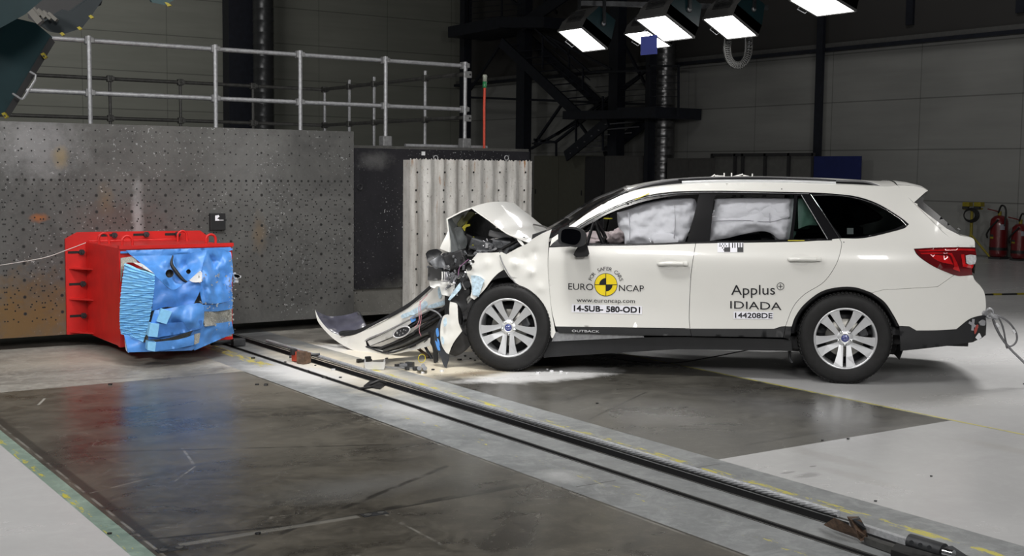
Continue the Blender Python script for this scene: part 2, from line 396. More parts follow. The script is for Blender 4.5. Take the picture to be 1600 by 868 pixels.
lite = [(g(280, 851), g(560, 806), .016, .3, None), ((3.80, 9.4), (3.80, 3), .006, .35, 6), ((1.69, 9.4), (1.69, 3), .005, .4, 6), ((1.8, 9.43), (3.8, 9.43), .004, .3, 5), (g(140, 770), g(240, 745), .004, .35, 8), (g(285, 700), g(305, 728), .005, .5, 9), (g(305, 728), g(272, 752), .004, .5, 9), (g(60, 632), g(70, 622), .006, .9, None),
        (g(600, 802), g(690, 850), .005, .35, 9), (g(700, 727), g(520, 640), .0, 0, None)]
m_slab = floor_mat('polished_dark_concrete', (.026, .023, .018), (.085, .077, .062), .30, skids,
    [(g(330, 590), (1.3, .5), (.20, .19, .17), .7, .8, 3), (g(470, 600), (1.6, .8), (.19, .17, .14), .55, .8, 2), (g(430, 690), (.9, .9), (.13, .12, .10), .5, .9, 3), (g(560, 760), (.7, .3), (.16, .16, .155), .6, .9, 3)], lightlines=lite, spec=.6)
m_slab2 = floor_mat('polished_dark_concrete_right', (.034, .032, .028), (.080, .076, .066), .30,
    [(g(800, 560), g(1300, 640), .0, 0, None), (g(920, 655), g(1010, 612), .006, .7, None), (g(1010, 590), g(1110, 585), .006, .5, None), (g(1100, 706), g(1300, 672), .012, .5, 5)],
    [(g(860, 585), (.75, .35), dustw, .95, .5, 4), (g(800, 588), (.55, .22), dustw, 1, .5, 4), (g(700, 575), (.95, .55), dust, .95, .6, 3), (g(740, 583), (.35, .12), (.14, .08, .035), .6, .9, 6), (g(900, 560), (.6, .6), (.30, .29, .27), .6, .9, 4), (g(1250, 640), (.5, 1.1), (.14, .14, .145), .5, .9, 3)], spec=.6)
m_dusty = floor_mat('dusty_concrete', (.15, .14, .125), (.27, .26, .235), .5, [(g(0, 600), g(300, 585), .004, .6, None), (g(690, 600), g(1010, 600), .003, .7, None), (g(370, 565), g(420, 600), .01, .4, 5)],
    [(g(560, 550), (1.3, .8), dust, .9, .6, 2.5), (g(500, 545), (.8, .35), dustw, .8, .5, 4), (g(700, 585), (1.2, .45), dust, .9, .6, 3), (g(790, 590), (.7, .3), dustw, .95, .5, 5), (g(150, 560), (1.3, .6), (.42, .39, .33), .55, .8, 2),
     (g(270, 575), (.35, .9), (.05, .05, .05), .5, .9, 3), (g(420, 530), (.9, .3), (.04, .037, .03), .75, .9, 3), (g(600, 510), (1.2, .5), (.03, .03, .027), .8, .8, 3), (g(725, 578), (.4, .12), (.12, .06, .02), .6, .9, 6), (g(640, 560), (1.6, .9), dust, .9, .7, 2), (g(480, 560), (.9, .6), dustw, .6, .8, 3)])
m_strip = floor_mat('grey_painted_channel', (.15, .16, .165), (.235, .245, .25), .42,
    [(g(900, 760), g(962, 750), .004, .8, None), (g(1070, 733), g(1125, 724), .004, .8, None)],
    [(g(560, 585), (.5, 1.4), dust, .75, .8, 2.5), (g(470, 580), (.5, .9), dustw, .85, .7, 3), (g(500, 560), (.4, 1.1), dust, .8, .7, 3), (g(640, 640), (.3, .6), dustw, .5, .9, 4), (g(880, 745), (.16, .2), dustw, .25, .7, 6), (g(380, 530), (1, .8), (.05, .05, .05), .8, .8, 3)],
    [((4.76, 9.0), (4.76, 1.5), .030, .52, (.50, .45, .06)), ((4.73, 10.8), (4.73, 4), .055, .60, (.50, .44, .06)), ((4.05, 7.6), (4.05, 1.5), .04, .60, (.50, .45, .07)), ((4.1, 11), (4.1, 9.6), .06, .5, (.5, .43, .1))], speck=True)
m_epoxy = floor_mat('white_epoxy_floor', (.455, .455, .46), (.485, .485, .49), .26, [(g(1250, 700), g(1380, 760), .0, 0, None)],
    [(g(1262, 742), (.11, .05), (.28, .28, .28), .7, .5, 9), (g(1230, 738), (.07, .02), (.25, .25, .25), .7, .5, 9), (g(1300, 715), (.10, .45), (.36, .35, .33), .35, .5, 12), (g(1340, 745), (.08, .3), (.36, .35, .33), .3, .5, 12), (g(1270, 728), (.03, .012), (.2, .2, .2), .7, .4, 9),
     (g(1450, 620), (.8, .6), (.40, .39, .36), .35, .9, 3), (g(1570, 700), (.1, .4), (.4, .39, .36), .4, .7, 9)], speck=False, rvar=.05, scale=.7, bmp=.02)
m_edge = floor_mat('green_edge_strip', (.13, .19, .16), (.20, .26, .22), .5, yellow=[((1.595, 9), (1.595, 2), .016, .56, (.45, .40, .05))], blobs=[])
m_line = floor_mat('worn_yellow_line', (.10, .11, .09), (.16, .17, .13), .5, yellow=[((7.16, 12), (7.16, 1), .013, .45, (.40, .35, .06))])
m_trench = simple('trench_dark', (.012, .012, .013), .6)
xs = [-6, 1.57, 1.66, 3.825, 4.245, 4.285, 4.50, 4.60, 4.975, 7.135, 7.175, 22.4]; ys = [-3, 5.12, 9.45, 11.7, 36]
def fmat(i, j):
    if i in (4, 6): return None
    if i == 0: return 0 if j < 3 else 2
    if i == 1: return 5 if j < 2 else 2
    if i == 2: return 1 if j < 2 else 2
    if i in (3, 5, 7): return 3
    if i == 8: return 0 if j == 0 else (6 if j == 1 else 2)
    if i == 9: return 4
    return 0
fl = MB()
for i in range(len(xs)-1):
    for j in range(len(ys)-1):
        mi = fmat(i, j)
        if mi is None: continue
        fl.add([(xs[i], ys[j], 0), (xs[i+1], ys[j], 0), (xs[i+1], ys[j+1], 0), (xs[i], ys[j+1], 0)], [(0, 1, 2, 3)], mi)
for a, b in ((4.245, 4.285), (4.50, 4.60)):        # the two open slots of the tow channel
    d = -.06
    fl.add([(a, -3, 0), (a, 36, 0), (a, 36, d), (a, -3, d)], [(0, 1, 2, 3)], 7); fl.add([(b, -3, 0), (b, 36, 0), (b, 36, d), (b, -3, d)], [(0, 1, 2, 3)], 7)
    fl.add([(a, -3, d), (b, -3, d), (b, 36, d), (a, 36, d)], [(0, 1, 2, 3)], 7)
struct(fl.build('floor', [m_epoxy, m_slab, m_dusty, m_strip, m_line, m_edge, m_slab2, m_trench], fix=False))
# thin steel lips along the slots
lp = MB()
for x in (4.24, 4.29, 4.495): lp.box((x, 5, .0015), (.008, 14, .003))
lp.box((4.625, 5, .002), (.012, 14, .004))
struct(lp.build('trim_1', galv_dim))
# walls
def wall_mat(name, axis, lo, hi, split):
    m, nt, b = new_mat(name); pos = N(nt, 'ShaderNodeNewGeometry').outputs['Position']; s = sep(nt, pos)
    n = noise_n(nt, pos, .35, 5); n2 = noise_n(nt, mapping(nt, pos, (.3, .3, 3)), 1.2, 5)
    c = mixc(nt, n, lo, hi); c = mixc(nt, ramp(nt, n2, .4, .7, 0, .25), c, tuple(x*.6 for x in lo))
    fr = math_n(nt, 'FRACT', math_n(nt, 'MULTIPLY', s[2], 1/1.1)); c = mixc(nt, math_n(nt, 'MULTIPLY', math_n(nt, 'LESS_THAN', fr, .025), .45), c, (.01, .01, .01))
    fr = math_n(nt, 'FRACT', math_n(nt, 'MULTIPLY', s[axis], 1/2.45)); c = mixc(nt, math_n(nt, 'MULTIPLY', math_n(nt, 'LESS_THAN', fr, .010), .35), c, (.01, .01, .01))
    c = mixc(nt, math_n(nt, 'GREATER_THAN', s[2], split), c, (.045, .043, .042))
    nt.links.new(c, b.inputs['Base Color']); b.inputs['Roughness'].default_value = .6; MATS[name] = m; return m
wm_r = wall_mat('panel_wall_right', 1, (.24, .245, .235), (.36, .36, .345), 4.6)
wm_b = wall_mat('panel_wall_back', 0, (.20, .21, .18), (.28, .285, .25), 30)
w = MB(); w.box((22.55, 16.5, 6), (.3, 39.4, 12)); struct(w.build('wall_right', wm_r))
w = MB(); w.box((8.2, 36.15, 6), (28.4, .3, 12)); struct(w.build('wall_back', wm_b))
w = MB(); w.box((8.2, 16.5, 12.1), (28.4, 39.4, .2)); struct(w.build('ceiling', simple('ceiling_dark', (.05, .05, .05), .8)))
w = MB(); w.box((22.34, 16.5, 4.62), (.16, 39, .10), mi=0); w.box((22.30, 16.5, 4.52), (.24, 39, .08), mi=1)
struct(w.build('trim_2', [housing_grey, navy]))
# column on the right wall and darker posts above the rail
cx = PX(1282, 120, 22.1)
w = MB(); w.box((22.1, cx[1], 6), (.10, .13, 12)); w.box((22.04, cx[1], 6), (.02, .19, 12)); struct(w.build('trim_3', navy))
for k, px in enumerate((1421, 1593)):
    c = PX(px, 40, 22.35); w = MB(); w.box((22.36, c[1], 8.4), (.07, .18, 7)); struct(w.build('trim_%d' % (4+k), navy))
# dark columns and pipes standing behind the barrier on the left
w = MB(); c = PY(377, 60, 35.5); w.box((c[0], 35.6, 6), (.9, .5, 12)); struct(w.build('trim_6', navy))
def pipe(px, w_px, axis, D, mat, lab, z0, z1, name='vertical_pipe', rib=.35):
    c = PX(px, 150, D) if axis == 'X' else PY(px, 150, D)
    dep = (np.array(c)-CAMPOS)@fw; r = w_px*dep/F/2; mb = MB()
    prof = [(r, z0)]; z = z0
    while z < z1: prof += [(r, z), (r*1.03, z+.02), (r*1.03, z+.05), (r, z+.07)]; z += rib
    prof.append((r, z1)); mb.lathe(prof, (c[0], c[1], 0), seg=28); o = mb.build(name, mat); tag(o, lab, 'pipe'); return o
pipe(412, 32, 'Y', 34.6, simple('dark_pipe', (.06, .062, .065), .35, .5), 'thick dark vertical pipe on the back wall above the perforated barrier block', 0, 12)
pipe(1038, 34, 'X', 21.9, simple('duct_steel', (.20, .20, .205), .28, .9), 'ribbed spiral steel duct running down the wall beside the steel stairs', 1.0, 12, 'spiral_duct', .22)
# ================================================================ BARRIER BLOCKS
YB = 11.57
def plate_mat(name, c1, c2, rustpts, specks=True, dens=.0):
    m, nt, b = new_mat(name); pos = N(nt, 'ShaderNodeNewGeometry').outputs['Position']; s = sep(nt, pos)
    n = noise_n(nt, pos, 1.6, 8, .68, .8); c = mixc(nt, ramp(nt, n, .3, .7), c1, c2)
    n2 = noise_n(nt, mapping(nt, pos, (1, 1, 1)), 7, 6, .7, 1); c = mixc(nt, ramp(nt, n2, .5, .8, 0, .5), c, tuple(x*.55 for x in c1))
    n3 = noise_n(nt, pos, 50, 2, .5)
    hs = noise_n(nt, mapping(nt, pos, (1.2, 1, 1.0)), 1.3, 3)
    c = mixc(nt, math_n(nt, 'MULTIPLY', ramp(nt, n3, .66, .70), ramp(nt, hs, .45, .6, .05, .75)), c, (.42, .43, .44))
    for (p, r, col, amt) in rustpts:
        mp = mapping(nt, pos, (1/r[0], 0, 1/r[1]), (-p[0]/r[0], 0, -p[2]/r[1])); l = N(nt, 'ShaderNodeVectorMath'); l.operation = 'LENGTH'; nt.links.new(mp, l.inputs[0])
        d = math_n(nt, 'ADD', l.outputs['Value'], math_n(nt, 'MULTIPLY', math_n(nt, 'SUBTRACT', noise_n(nt, pos, 9, 6, .75), .5), 1.6))
        c = mixc(nt, math_n(nt, 'MULTIPLY', ramp(nt, d, .2, 1, 1, 0), amt), c, col)
    nt.links.new(c, b.inputs['Base Color']); b.inputs['Roughness'].default_value = .48; b.inputs['Metallic'].default_value = .35
    bump(nt, b, n2, .08); MATS[name] = m; return m
P = lambda px, py: PY(px, py, YB)
m_plate = plate_mat('perforated_steel', (.072, .072, .071), (.135, .135, .131), [
    (P(60, 340), (.10, .05), (.34, .11, .025), .8), (P(30, 500), (1.0, .5), (.17, .10, .035), .9), (P(165, 315), (.10, .2), (.22, .14, .05), .35), (P(405, 365), (.10, .25), (.22, .15, .08), .4), (P(180, 340), (.5, .2), (.10, .06, .05), .5),
    (P(215, 340), (.07, .45), (.40, .41, .42), .6), (P(60, 225), (.5, .4), (.33, .33, .34), .5), (P(95, 245), (.1, .12), (.26, .19, .08), .6), (P(385, 250), (.5, .5), (.18, .18, .18), .4)])
hole_dark = simple('drilled_hole', (.006, .006, .006), .6); bolt_ring = simple('countersunk_bolt', (.05, .05, .05), .4, .6)
ZT = 2.045; ZB = .113
wb = MB(); x0, x1 = .9, 5.91; wb.box(((x0+x1)/2, YB+.5, (ZT+ZB)/2), (x1-x0, 1.0, ZT-ZB))
def disc(mb, x, z, r, mi, y=YB-.0012, seg=8): mb.add([(x+r*math.cos(k*2*math.pi/seg), y, z+r*math.sin(k*2*math.pi/seg)) for k in range(seg)], [list(range(seg))], mi)
zr = [P(200, py)[2] for py in (205, 221, 238, 255)]
for z in zr:
    x = x1-.05
    while x > 1.5: disc(wb, x, z, .0075, 1); x -= .113
x = x1-.07; zbig = P(200, 281.5)[2]; zs = P(200, 288)[2]
while x > 1.5: disc(wb, x, zbig, .0125, 1); x -= .0745
x = x1-.05
while x > 1.5: disc(wb, x, zs, .007, 1); x -= .113
xc = x1-.05
while xc > 1.2:
    for py in (235, 273): disc(wb, xc, P(200, py)[2], .011, 2)
    for k in range(9):
        zc = P(200, 305)[2]-k*.152
        if zc < .2: break
        disc(wb, xc, zc, .016, 2); disc(wb, xc, zc, .008, 1, YB-.002)
        for dx_, dz_ in ((.05, .06), (.085, .03), (.12, .0), (.1, -.045), (.06, -.07), (.155, .05), (.15, -.06)):
            for sg in (1, -1):
                if k % 2 and abs(dx_-.12) < .001: continue
                disc(wb, xc+sg*dx_, zc+dz_, .0075, 1)
    xc -= .325
o = wb.build('crash_barrier_block', [m_plate, hole_dark, bolt_ring]); tag(o, 'huge grey perforated steel barrier block with drilled holes behind the red box', 'barrier')
# small black sensor box magnet on the block
t = empty('sensor_box', tuple(PY(340, 358, YB))); R_ = Rel(t); tag(t, 'small black box stuck on the perforated block above the red box', 'box')
c = PY(339.5, 346, YB-.02); mb = MB(); mb.box((c[0], YB-.022, c[2]), (.155, .04, .165), bevel=.006); R_.build(mb, 'case', black_plastic)
mb = MB(); mb.add([(c[0]-.03+dx_, YB-.0435, c[2]+.01+dz_) for dx_, dz_ in ((0, 0), (.04, 0), (.04, .015), (.02, .02), (.045, .04), (.035, .055), (0, .05))], [(0, 1, 2, 3, 4, 5, 6)]); mb.box((c[0]+.02, YB-.0435, c[2]+.015), (.07, .001, .006)); R_.build(mb, 'paint_mark', decal_white)
# black faced block to its right
YC = 11.66
m_black = plate_mat('black_painted_face', (.010, .010, .013), (.022, .021, .026), [(P(590, 250), (.25, .12), (.14, .14, .14), .5), (P(620, 460), (.4, .2), (.12, .12, .11), .5)])
m_conc = plate_mat('bare_concrete', (.12, .118, .11), (.20, .195, .18), [])
t = empty('concrete_block', (7.0, YC+.6, ZB)); R_ = Rel(t); tag(t, 'black fronted concrete block standing right of the perforated block', 'barrier')
q = PY(700, 231, YC); mb = MB(); X0, X1 = 5.912, PY(826, 250, YC)[0]; ztop = PY(826, 236, YC)[2]
mb.box(((X0+X1)/2, YC+.75, (ztop+ZB)/2), (X1-X0, 1.5, ztop-ZB)); R_.build(mb, 'body', m_conc)
mb = MB(); zc = PY(600, 450, YC)[2]; mb.box(((X0+X1)/2, YC-.012, (ztop+zc)/2), (X1-X0-.004, .024, ztop-zc-.01)); R_.build(mb, 'black_face', m_black)
mb = MB(); mb.box(((X0+X1)/2, YC+.6, ztop+.012), (X1-X0, 1.2, .02)); R_.build(mb, 'top_edge', galv_dim)
mb = MB(); mb.box(((X0+X1)/2, YC-.03, .125), (X1-X0, .05, .03)); R_.build(mb, 'foot_strip', m_conc)
mb = MB(); c = PY(562, 292, YC-.026); mb.lathe([(.03, 0), (.034, -.012), (.026, -.012), (.02, 0)], (c[0], YC-.024, c[2]), (0, 1, 0), 20); R_.build(mb, 'pipe_socket', black_plastic)
for px, py in ((638.5, 266.5), (640, 370), (640, 447), (661, 239.5)):
    c = PY(px, py, YC-.03); mb = MB(); mb.box((c[0], YC-.036, c[2]), (.035, .02, .04)); R_.build(mb, 'white_tab', pale_plastic)
# ribbed slab in front of it
YS = 11.48
def ribbed_mat():
    m, nt, b = new_mat('ribbed_concrete'); pos = N(nt, 'ShaderNodeNewGeometry').outputs['Position']; s = sep(nt, pos)
    n = noise_n(nt, mapping(nt, pos, (1.5, 1, .5)), 4, 8, .7); c = mixc(nt, ramp(nt, n, .3, .7), (.34, .33, .31), (.60, .59, .57))
    st = noise_n(nt, mapping(nt, pos, (6.5, 1, .25)), 2.2, 4, .6); c = mixc(nt, ramp(nt, st, .52, .72, 0, .75), c, (.20, .18, .16))
    rs = noise_n(nt, mapping(nt, pos, (9, 1, 1.3)), 1.7, 6, .75, .8); up_ = ramp(nt, s[2], .9, 1.7, .1, 1); c = mixc(nt, math_n(nt, 'MULTIPLY', ramp(nt, rs, .60, .66), up_), c, (.26, .13, .05))
    n3 = noise_n(nt, pos, 35, 4, .7); c = mixc(nt, ramp(nt, n3, .6, .7, 0, .6), c, (.12, .10, .085))
    nt.links.new(c, b.inputs['Base Color']); b.inputs['Roughness'].default_value = .7; bump(nt, b, n3, .3); MATS['ribbed'] = m; return m
m_rib = ribbed_mat(); xa = PY(641, 300, YS)[0]; xb = PY(831, 300, YS)[0]; zt = PY(700, 249, YS)[2]; zb = .13
mb = MB(); nx, nz = 140, 24; vs = []
for j in range(nz+1):
    for i in range(nx+1):
        x = xa+(xb-xa)*i/nx; ph = (x-xa)/(xb-xa)*10.0; z = zb+(zt-zb)*j/nz
        if j == nz: z += .008*math.sin(i*2.3)+.006*math.sin(i*1.1+2)
        y = YS+.016*math.cos(ph*2*math.pi)*(1 if .3 < ph < 9.7 else .3)+.003*math.sin(i*.7+j*1.3)
        vs.append((x, y, z))
mb.add(vs, [(j*(nx+1)+i, j*(nx+1)+i+1, (j+1)*(nx+1)+i+1, (j+1)*(nx+1)+i) for j in range(nz) for i in range(nx)], 0, True)
mb.box(((xa+xb)/2, YS+.09, (zt+zb)/2-.004), (xb-xa-.002, .14, zt-zb-.012))
for i, px in enumerate((651, 694, 739, 780, 820)):
    for py in (269, 297, 315, 331, 365, 398, 420, 445):
        c = PY(px+(py % 3)-1, py, YS-.017); disc(mb, c[0], c[2], .012, 1, YS-.0185)
for px in (668, 704, 722, 757, 791):
    for py in (264, 285, 306, 345, 368):
        c = PY(px, py, YS-.017); disc(mb, c[0], c[2], .006, 1, YS-.0188)
t = empty('ribbed_slab', ((xa+xb)/2, YS, zb)); R_ = Rel(t); tag(t, 'pale vertically ribbed slab with rust streaks fixed to the black faced block', 'slab')
R_.build(mb, 'slab', [m_rib, hole_dark], fix=False)
for px, py in ((681, 246.5), (791.5, 246.5)):
    c = PY(px, py, YS+.03); mb = MB(); mb.tube([(c[0]+.026*math.cos(a), YS+.03, c[2]+.026*math.sin(a)) for a in np.linspace(0, 2*math.pi, 18, endpoint=False)], .006, 8, closed=True); mb.cyl((c[0], YS+.03, c[2]-.03), (c[0], YS+.03, c[2]-.07), .008, 8)
    R_.build(mb, 'lifting_eye', galv)
# ================================================================ GUARD RAIL
t = empty('guard_rail', (5.5, 12.0, 2.0)); R_ = Rel(t); tag(t, 'galvanised tube guard rail with clamp fittings standing on top of the barrier blocks', 'railing')
YR = 12.0; XR = PY(723, 150, YR)[0]; YF = 15.7
zt1 = PY(600, 94.5, YR)[2]; zm1 = PY(600, 165.5, YR)[2]
def tube_o(a, b, r, m, nm): mb = MB(); mb.tube([a, b], r, 14); return R_.build(mb, nm, m)
xl = PY(-60, 60, YR)[0]
tube_o((xl, YR, zt1), (XR, YR, zt1), .023, galv, 'rail'); tube_o((xl, YR, zm1), (XR, YR, zm1), .023, galv, 'rail')
zs1 = PX(722, 119, XR)[2]; zs2 = PX(722, 187, XR)[2]
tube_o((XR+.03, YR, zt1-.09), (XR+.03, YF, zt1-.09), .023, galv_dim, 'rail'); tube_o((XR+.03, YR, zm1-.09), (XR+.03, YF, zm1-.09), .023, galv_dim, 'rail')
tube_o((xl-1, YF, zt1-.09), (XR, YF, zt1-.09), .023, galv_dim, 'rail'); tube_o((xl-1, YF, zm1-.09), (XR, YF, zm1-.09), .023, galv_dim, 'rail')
def clamp(c, big=1., m=galv_dark):
    mb = MB(); mb.box(c, (.075*big, .075*big, .085*big), bevel=.01); mb.box((c[0]+.035*big, c[1]-.02, c[2]), (.04*big, .06*big, .055*big), bevel=.008); mb.cyl((c[0]+.0*big, c[1]-.03, c[2]), (c[0]+.0*big, c[1]-.05, c[2]), .010, 8)
    R_.build(mb, 'clamp', m)
zbase = PY(600, 215, YR)[2]-.04
for px in (138, 334, 466, 599, 723):
    x = PY(px, 140, YR)[0]; tube_o((x, YR-.05, ztop+.03 if px > 500 else 2.047), (x, YR-.05, zt1+.04), .021, galv, 'post')
    for z in (zt1, zm1): clamp((x, YR-.02, z), .95 if px > 600 else .9)
    if px > 500:
        mb = MB(); mb.box((x, YR-.05, ztop+.08), (.11, .11, .11), bevel=.012); R_.build(mb, 'base_clamp', galv_dark)
for z in (zt1-.1, zm1-.1):
    mb = MB(); mb.box((XR+.03, YR-.06, z), (.09, .03, .075), bevel=.008); mb.cyl((XR+.05, YR-.06, z), (XR+.05, YR-.08, z), .011, 10, 1); R_.build(mb, 'end_plate', [galv_dark, hole_dark])
for y in (12.9, 14.2, 14.9):
    tube_o((XR+.03, y, ztop+.03), (XR+.03, y, zt1), .019, galv, 'post')
    for z in (zt1-.09, zm1-.09): clamp((XR+.03, y, z), .9, galv_dim)
for px in (172, 282, 395, 507):
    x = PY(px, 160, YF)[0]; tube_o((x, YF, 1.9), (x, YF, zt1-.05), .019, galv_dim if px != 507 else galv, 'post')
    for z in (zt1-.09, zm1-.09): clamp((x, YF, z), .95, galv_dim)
a = PY(640, 222, YR); tube_o((a[0], YR+.1, ztop+.04), (PY(768, 227, YR)[0], YR+.1, ztop+.04), .022, galv, 'rail')
# red signal pole
c = PY(756.5, 228, 12.0); t = empty('signal_pole', (c[0], 12.0, ztop+.022)); R_ = Rel(t); tag(t, 'slim red pole with a green and white lamp head beside the railing end', 'signal lamp')
zt_ = PY(757, 137, 12.0)[2]; mb = MB(); mb.tube([(c[0], 12, ztop+.022), (c[0]-.005, 12, ztop+.5), (c[0], 12, zt_)], .015, 10); R_.build(mb, 'pole', simple('orange_red_pole', (.50, .05, .022), .5))
mb = MB(); mb.lathe([(0, 0), (.022, 0), (.026, .01), (.026, .07), (.0, .07)], (c[0], 12, zt_), seg=14); R_.build(mb, 'green_lens', simple('green_lens', (.02, .16, .06), .3))
mb = MB(); mb.lathe([(0, .07), (.026, .07), (.027, .14), (.02, .15), (0, .15)], (c[0], 12, zt_), seg=14); R_.build(mb, 'white_cap', simple('beacon_cap', (.30, .32, .27), .4))
# ================================================================ BACKGROUND: STAIRS, CABINETS, EXTINGUISHERS
XS = 21.5
t = empty('steel_staircase', (XS, 30, 0)); R_ = Rel(t); tag(t, 'dark navy steel staircase tower with landings against the far hall wall', 'staircase')
def sb(px0, py0, px1, py1, w, X=XS, nm='beam', dpt=None, h=None):
    a = PX(px0, py0, X); b = PX(px1, py1, X); mb = MB(); d = (b-a)
    dep = ((a+b)/2-CAMPOS)@fw; ww = w*dep/F; u = (1, 0, 0)
    mb.bar(a, b, ww if h is None else h, dpt or max(.05, ww*.8), upv=u); return R_.build(mb, nm, navy)
for px, w in ((728, 10), (820, 17), (966, 17), (1020, 7)):
    a = PX(px, 20, XS); dep = (a-CAMPOS)@fw; mb = MB(); ww = w*dep/F; mb.box((XS, a[1], 4.6), (.28, ww*1.3, 9.2)); R_.build(mb, 'column', navy)
sb(733, 53, 815, 38, 17, nm='landing', dpt=1.6); sb(815, 38, 885, 38, 16, nm='landing', dpt=1.6)
sb(1000, 178, 1060, 177, 17, nm='landing', dpt=1.6); sb(910, 181, 1000, 180, 13, nm='landing', dpt=1.4)
XA, XB = 21.0, 21.92
def flight(p0, p1, q0, q1, n):
    sb(*p0, *p1, 0, XA, 'stringer', .06, .30); sb(*q0, *q1, 0, XB, 'stringer', .06, .30)
    for k in range(n):
        f_ = (k+.5)/n; a = PX(p0[0]+(p1[0]-p0[0])*f_, p0[1]+(p1[1]-p0[1])*f_, XA)
        b = PX(q0[0]+(q1[0]-q0[0])*f_, q0[1]+(q1[1]-q0[1])*f_, XB); mb = MB(); mb.bar(a, b, .24, .035); R_.build(mb, 'tread', navy)
flight((783, 66), (905, 181), (828, 62), (952, 176), 11); flight((950, 190), (884, 244), (1017, 184), (944, 240), 6)
for a in ((860, 60, 922, 113), (922, 113, 1015, 110), (1015, 103, 1062, 103), (833, 42, 870, 75), (855, 56, 955, 108), (733, -2, 733, 45)): sb(*a, 3, XS-.5, 'handrail', .05)
for a in ((848, 55, 848, 108), (889, 78, 889, 105), (911, 105, 911, 140), (1060, 103, 1060, 180), (1016, 100, 1016, 175), (733, 0, 733, 45), (784, 0, 784, 38)): sb(*a, 2.4, XS-.5, 'baluster', .05)
for k in range(4):
    d = 14+k*11; sb(862, 52+d, 922, 100+d, .9, XS-.5, 'wire_rail', .03); sb(1018, 104+d, 1060, 104+d, .9, XS-.5, 'wire_rail', .03)
    sb(735, 3+k*9, 815, -4+k*9, .9, XS-.5, 'wire_rail', .03); sb(930, 125+d*.8, 1010, 125+d*.8-6, .8, XS, 'wire_rail', .03)
for a in ((782, 70, 735, 140), (733, 152, 1015, 163), (975, 68, 1015, 145), (880, 160, 835, 225), (955, 160, 830, 232), (1018, 105, 870, 210), (800, 0, 840, 35), (850, 0, 870, 20), (893, 175, 925, 220), (835, 218, 868, 222), (868, 222, 1000, 120)): sb(*a, 3.6, XS+.1, 'brace', .07)
for a in ((832, 224, 870, 222), (869, 222, 869, 244), (900, 170, 900, 230), (942, 150, 942, 235)): sb(*a, 2.4, XS-.4, 'baluster', .05)
# upper flight going up right behind the lamps
sb(815, 40, 900, -20, 0, XS-.5, 'stringer', .06, .36)
cab_a = simple('cabinet_olive', (.105, .105, .082), .55, var=.06); cab_b = simple('cabinet_dark', (.03, .03, .032), .6); cab_g = simple('cabinet_grey', (.085, .083, .08), .6)
def cabinet(px0, px1, ptop, X, m1, lab, doors=1, zb=0):
    a = PX(px0, ptop, X); b = PX(px1, ptop, X); y0, y1 = min(a[1], b[1]), max(a[1], b[1]); z = (a[2]+b[2])/2
    t = empty('storage_cabinet', (X+.35, (y0+y1)/2, 0)); R_ = Rel(t); tag(t, lab, 'cabinet')
    mb = MB(); mb.box((X+.36, (y0+y1)/2, z/2), (.68, y1-y0, z)); R_.build(mb, 'body', m1)
    n = doors; w = (y1-y0)/n
    for k in range(n):
        mb = MB(); mb.box((X+.01, y0+w*(k+.5), z/2+.03), (.02, w-.03, z-.14), bevel=.004); d = R_.build(mb, 'door', m1)
        mb = MB(); mb.box((X-.012, y0+w*(k+.5)+(.4*w if k % 2 else -.4*w), z*.5), (.02, .03, .14)); R_.build(mb, 'handle', dark_metal, d)
cabinet(834, 914, 243, 21.3, cab_a, 'olive metal cabinet with wide door just right of the ribbed slab', 2)
cabinet(914, 945, 244, 21.3, cab_b, 'narrow black cabinet standing between two wider cabinets')
cabinet(945, 998, 243, 21.3, cab_g, 'dark grey cabinet right of the narrow black cabinet', 1)
cabinet(1042, 1112, 247, 21.6, cab_g, 'low grey cupboard beyond the front of the car roof', 2)
# framed glazed panels over the roof line, blue panel
t = empty('glazed_screen', (21.7, 22, 0)); R_ = Rel(t); tag(t, 'dark framed glazed partition seen above the car roof', 'partition')
a = PX(1113, 240, 21.7); b = PX(1272, 238, 21.7); z1 = a[2]
mb = MB()
for px in (1113, 1149, 1161, 1196, 1233, 1271): c = PX(px, 240, 21.7); mb.box((21.7, c[1], z1/2), (.06, .07, z1))
mb.box((21.7, (a[1]+b[1])/2, z1-.03), (.06, abs(a[1]-b[1]), .07)); R_.build(mb, 'frame', cab_b)
mb = MB(); mb.box((21.74, (a[1]+b[1])/2, z1/2), (.02, abs(a[1]-b[1])-.05, z1-.05)); R_.build(mb, 'panel', simple('screen_panel', (.12, .12, .115), .3))
a = PX(1272, 244, 21.6); b = PX(1345, 244, 21.6); mb = MB(); mb.box((21.62, (a[1]+b[1])/2, a[2]/2), (.04, abs(a[1]-b[1]), a[2])); tag(mb.build('upright_board', simple('blue_panel_paint', (.012, .02, .11), .5)), 'upright dark blue board against the wall beyond the car roof', 'board')
